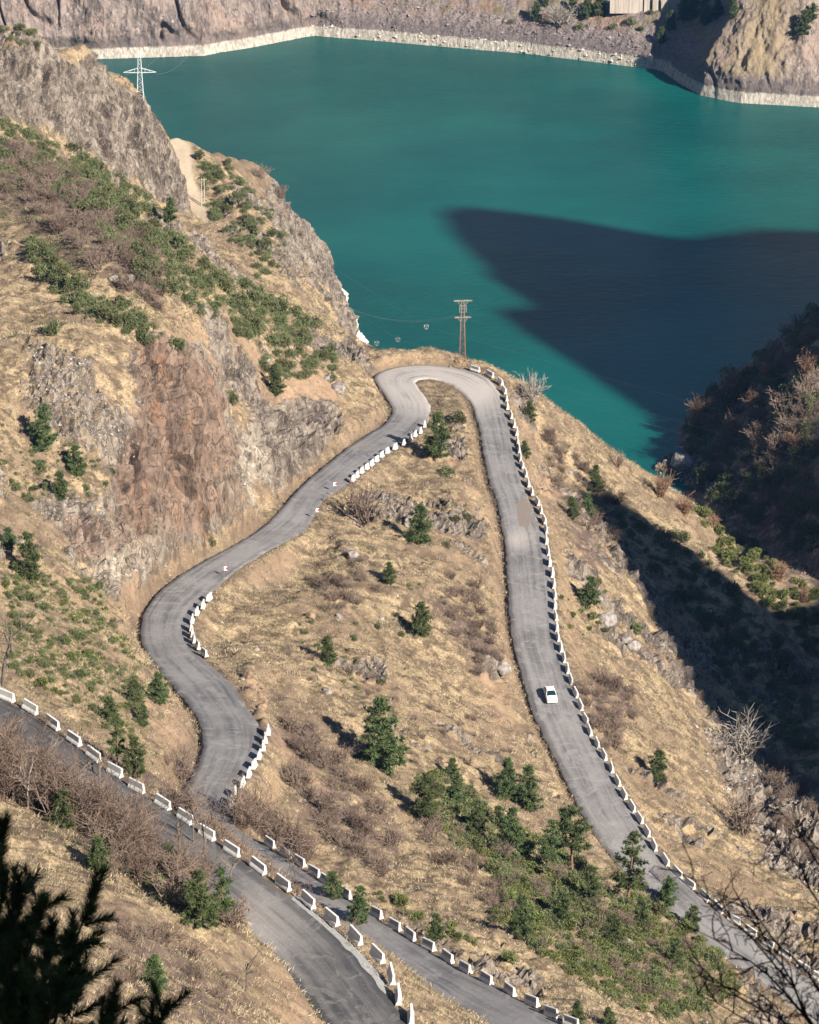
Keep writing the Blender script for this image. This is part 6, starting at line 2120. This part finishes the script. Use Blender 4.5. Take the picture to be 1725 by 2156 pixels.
# low green mats
x, y, z, i, j, g = sample_ground(90000, 44, lambda i, j: np.clip(Z_GREEN[j, i] * np.clip(2.6 * (vnoise(gx[i] * 0.3, gy[j] * 0.3, seed=65) - 0.42), 0, 1) + 0.06 * (vnoise(gx[i] * 0.2, gy[j] * 0.2, seed=66) > 0.66), 0, 1) * (1 - 0.8 * rockm[j, i]))
B = 8
n = len(x)
base_ = np.repeat(np.stack([x, y, z], 1), B, 0) + g.normal(size=(n * B, 3)) * np.array((0.3, 0.3, 0.06))
dirs = g.normal(size=(n * B, 3)) * 0.7 + np.array((0, 0, 0.7))
v, t = tri_leaves(base_, dirs, g.uniform(0.2, 0.5, n * B), 0.16)
tone = np.repeat(g.uniform(0, 1, n), B)[:, None]
colr = np.array((0.055, 0.075, 0.024)) * (1 - tone) + np.array((0.145, 0.165, 0.06)) * tone
tri_mesh_object("green_undergrowth", v, m_tint, np.repeat(colr, 3, 0), "low green undergrowth among the shrubs")

# loose stones: on scree, rock feet, and the broken verges of the roads
oct_v = np.array([(1, 0, 0), (0, 1, 0), (-1, 0, 0), (0, -1, 0), (0, 0, 0.75), (0, 0, -0.5)], float)
oct_f = np.array([(0, 1, 4), (1, 2, 4), (2, 3, 4), (3, 0, 4), (1, 0, 5), (2, 1, 5), (3, 2, 5), (0, 3, 5)])
verge = ((road_k > 0) & (road_k < 3) & (road_d > 0.3) & (road_d < 2.2))
up_v = verge * sstep(-0.1, 0.8, uphill)
scree = zone([([(1440, 1500), (1560, 1570), (1740, 1680), (1740, 1900), (1600, 1800), (1500, 1640)], 380, 540), ([(0, 700), (170, 730), (290, 850), (300, 950), (100, 930)], 430, 510), ([(800, 745), (990, 762), (1000, 776), (800, 770)], 560, 620),
              ([(480, 1400), (600, 1500), (560, 1540), (500, 1460)], 360, 440)])
x, y, z, i, j, g = sample_ground(260000, 45, lambda i, j: np.clip(up_v[j, i] * 0.85 + verge[j, i] * 0.12 + scree[j, i] * 0.4 + 0.05 * rockm[j, i] + 0.022, 0, 1))
n = len(x)
s = 0.07 * np.exp(g.normal(size=n) * 0.55) * (1 + 1.1 * scree[j, i])
s = np.minimum(s, 0.5)
q = oct_v[None] * (s[:, None, None] * g.uniform(0.6, 1.4, (n, 1, 3)))
q = q + g.normal(size=q.shape) * (s[:, None, None] * 0.18)
an = g.uniform(0, 6.28, n)
ca_, sa_ = np.cos(an)[:, None], np.sin(an)[:, None]
qx_, qy_ = q[:, :, 0] * ca_ - q[:, :, 1] * sa_, q[:, :, 0] * sa_ + q[:, :, 1] * ca_
q = np.stack([qx_ + x[:, None], qy_ + y[:, None], q[:, :, 2] + (z + 0.02)[:, None]], 2)
tone = g.uniform(0, 1, n)[:, None]
soilc = np.array((0.17, 0.12, 0.085)) * (1 - tone) + np.array((0.36, 0.27, 0.19)) * tone
rockc = np.array((0.19, 0.165, 0.15)) * (1 - tone) + np.array((0.42, 0.385, 0.35)) * tone
isv = (verge[j, i])[:, None]
colr = np.where(isv, soilc, rockc)
fs = (oct_f[None] + (np.arange(n) * 6)[:, None, None]).reshape(-1, 3)
o = link("loose_stones", mesh_np("loose_stones", q.reshape(-1, 3), fs, [m_tint], False, attrs={"tint": np.repeat(colr, 6, 0)}))
tag(o, "loose stones and clods along verges and screes", None, None, 'stuff')

# rubble along the far waterline
fg = np.random.default_rng(46)
fxs, fys, fzs = [], [], []
n = 5200
ii = fg.integers(330, NS - 1, n); jj = fg.integers(4, 60, n)
ok = (bp[ii] > 655) & (bp[ii] < 1420)
ii, jj = ii[ok], jj[ok]
P0 = np.stack([FX[jj, ii], FY[jj, ii], FZ[jj, ii]], 1)
n = len(P0)
s = np.minimum(0.20 * np.exp(fg.normal(size=n) * 0.6), 0.8)
q = oct_v[None] * (s[:, None, None] * fg.uniform(0.6, 1.4, (n, 1, 3))) + fg.normal(size=(n, 6, 3)) * (s[:, None, None] * 0.18) + P0[:, None] + np.array((0, 0, 0.05))
tone = fg.uniform(0, 1, n)[:, None]
wet = (P0[:, 2] < 3.6)[:, None]
colr = np.where(wet, np.array((0.50, 0.45, 0.38)) * (0.7 + 0.6 * tone), np.array((0.17, 0.145, 0.14)) * (0.7 + 1.0 * tone))
fs = (oct_f[None] + (np.arange(n) * 6)[:, None, None]).reshape(-1, 3)
o = link("shore_rubble", mesh_np("shore_rubble", q.reshape(-1, 3), fs, [m_tint], False, attrs={"tint": np.repeat(colr, 6, 0)}))
tag(o, "broken rock along the far waterline", None, None, 'stuff')

# ------------------------------------------------------------------ branches close to the viewpoint
def shoot(mbv, p, d, L, g, K, nl, w):
    """one pine shoot: needles in a brush round a stem"""
    d = d / np.linalg.norm(d)
    t = g.uniform(0, 1, K)
    c = p + d * (t * L)[:, None]
    side = g.normal(size=(K, 3))
    side -= (side @ d)[:, None] * d
    side /= np.linalg.norm(side, axis=1)[:, None]
    dd = d * (0.75 + 0.6 * t)[:, None] + side * 0.8
    v, _ = tri_leaves(c, dd, nl * g.uniform(0.8, 1.1, K), w)
    mbv.append(v)


fp = np.random.default_rng(77)
needle_v = []
stem = MB()
base_pt = np.array([float(v) for v in at_y(-40, 2500, 23.0)])
FP = link("foreground_pine", None, None, (base_pt[0], base_pt[1], float(ground(base_pt[0], 150.0)) * 0 + 211.0))
tag(FP, "dark pine top close to the viewer in the lower left corner", "pine tree")
org = np.array(FP.location)
limbs = [((-70, 2300), (5, 1745)), ((-40, 2200), (40, 1860)), ((0, 2240), (195, 1885)), ((40, 2260), (150, 1980)), ((20, 2250), (110, 1960)), ((100, 2340), (235, 2120)), ((140, 2360), (350, 2125)),
         ((-40, 2150), (90, 1900)), ((-60, 2100), (30, 1960)), ((60, 2330), (170, 2060)), ((0, 2300), (70, 2050)), ((-20, 2280), (130, 2080)), ((-80, 2200), (10, 1850)), ((30, 2350), (60, 2130)), ((-60, 2360), (20, 2100))]
for (a, b_) in limbs:
    ya = 23.5 + fp.uniform(-0.9, 0.9)
    pa = np.array([float(v) for v in at_y(a[0], a[1], ya)]) - org
    pb = np.array([float(v) for v in at_y(b_[0], b_[1], ya - 0.3 + fp.uniform(-0.3, 0.3))]) - org
    mid = (pa + pb) / 2 + np.array((0.08, 0, -0.12))
    stem.path([pa, mid, pb], [0.022, 0.015, 0.006], 5)
    L = np.linalg.norm(pb - mid)
    shoot(needle_v, pb - (pb - mid) / L * 0.26, pb - mid, 0.32, fp, 420, 0.125, 0.006)
    for t in np.linspace(0.1, 0.95, 9):
        c = (pa * (1 - t) ** 2 + 2 * mid * t * (1 - t) + pb * t * t)
        for _ in range(2):
            d = (pb - pa) / np.linalg.norm(pb - pa) * 0.6 + fp.normal(size=3) * 0.5 + np.array((0, 0, 0.45))
            d /= np.linalg.norm(d)
            ls = fp.uniform(0.18, 0.36)
            stem.bar(c, c + d * ls, 0.006, 0.004, 4)
            shoot(needle_v, c + d * 0.02, d, ls, fp, 260, 0.12, 0.006)
tr_pts = [np.array((-1.2, 0.4, 0.0)), np.array((-1.1, 0.3, 5.0)), np.array([float(v) for v in at_y(-70, 2150, 23.6)]) - org]
trk = MB(); trk.path(tr_pts, [0.13, 0.10, 0.03], 8)
link("trunk", trk.mesh("foreground_trunk", [m_bark_low], True), FP)
for (a, b_) in limbs:
    pass
br = MB()
for (a, b_) in limbs:
    pa = np.array([float(v) for v in at_y(a[0], a[1], 23.5)]) - org
    br.path([tr_pts[1] + (tr_pts[2] - tr_pts[1]) * 0.4, (tr_pts[1] + pa) / 2 + np.array((0, 0, 0.6)), pa], [0.03, 0.026, 0.022], 5)
link("branch", br.mesh("foreground_branch", [m_bark_low], True), FP)
link("twig", stem.mesh("foreground_twig", [m_bark_low], True), FP)
nv = np.concatenate(needle_v)
cr = link("needles", mesh_np("foreground_needles", nv, np.arange(len(nv)).reshape(-1, 3), [m_shade_needle]), FP)
cr['kind'] = 'stuff'

m_thorn = simple_mat("dark_thorn_bark", (0.028, 0.020, 0.020), 0.9, 0.2, 20)
fb = np.random.default_rng(88)
BT = link("foreground_bare_tree", None, None, tuple(float(v) for v in at_y(2050, 2700, 16.5)))
tag(BT, "dark bare thorny branches close to the viewer in the lower right corner", "bare tree")
org = np.array(BT.location)
bt, bb = MB(), MB()
heads = [((1820, 2330), (1460, 1850)), ((1830, 2250), (1530, 1890)), ((1850, 2380), (1475, 2045)), ((1880, 2200), (1625, 1760)), ((1860, 2120), (1655, 1710)), ((1850, 2400), (1510, 2060)), ((1800, 2360), (1470, 2090)),
         ((1760, 2300), (1560, 1900)), ((1840, 2350), (1420, 2170)), ((1880, 2060), (1700, 1760)), ((1800, 2260), (1470, 1960))]


def twigs(mb, p, d, L, r, lev):
    n = 5
    pts = [p]
    for i in range(n):
        d = d + fb.normal(size=3) * np.array((0.22, 0.12, 0.22))
        d /= np.linalg.norm(d)
        pts.append(pts[-1] + d * L / n)
    mb.path(pts, np.linspace(r, max(r * 0.5, 0.0018), n + 1), 4)
    if lev >= 3: return
    for i in range(1, n + 1):
        for _ in range(2 if lev < 2 else 1):
            if fb.uniform() < 0.62:
                dd = d + fb.normal(size=3) * np.array((0.8, 0.5, 0.8))
                twigs(mb, pts[i], dd / np.linalg.norm(dd), L * fb.uniform(0.25, 0.5), r * 0.55, lev + 1)


start = np.array([float(v) for v in at_y(1960, 2420, 16.0)]) - org
bt.path([(0, 0, -2.5), (0.02, 0, 0.0), start], [0.10, 0.08, 0.05], 7)
for a, b_ in heads:
    ya = 15.6 + fb.uniform(-0.8, 0.8)
    pa = np.array([float(v) for v in at_y(a[0], a[1], ya)]) - org
    pb = np.array([float(v) for v in at_y(b_[0], b_[1], ya + fb.uniform(-0.4, 0.4))]) - org
    bb.path([start, (start + pa) / 2 + np.array((0, 0, -0.05)), pa], [0.026, 0.014, 0.008], 5)
    pts = [pa + (pb - pa) * t + np.array((0, 0, 0.10 * math.sin(t * 3.1))) + fb.normal(size=3) * 0.012 for t in np.linspace(0, 1, 10)]
    bb.path(pts, np.linspace(0.009, 0.0022, 10), 4)
    for i in range(1, 10):
        for _ in range(2):
            dd = (pb - pa) / np.linalg.norm(pb - pa) * 0.8 + fb.normal(size=3) * np.array((0.6, 0.4, 0.6))
            twigs(bb, pts[i], dd / np.linalg.norm(dd), fb.uniform(0.08, 0.24), 0.0042, 1 if i < 6 else 2)
link("trunk", bt.mesh("foreground_bare_trunk", [m_thorn], True), BT)
link("branch", bb.mesh("foreground_bare_branch", [m_thorn], True), BT)

# ------------------------------------------------------------------ unseen pines added behind the viewpoint to shade the nearest branches
for i, (tx, ty, tz, th, tw) in enumerate([(30.0, -15.0, float(tps(30.0, -15.0)) - 0.5, 0, 17.0), (36.0, -25.0, float(tps(36.0, -25.0)) - 0.5, 0, 17.0)]):
    th = 262.0 - tz
    tm, cm = PINES['mid'][i]
    o = link("pine_tree", None, None, (tx, ty, tz), (0, 0, i * 1.3), (tw / 3.9, tw / 3.9, th / 7.0))
    link("trunk", tm, o)
    link("crown", cm, o)
    tag(o, ("tall unseen pine added behind the viewpoint to shade the nearest branches", "second tall unseen pine added for shade, behind the first")[i], "pine tree", "unseen shading pines added behind the viewpoint")
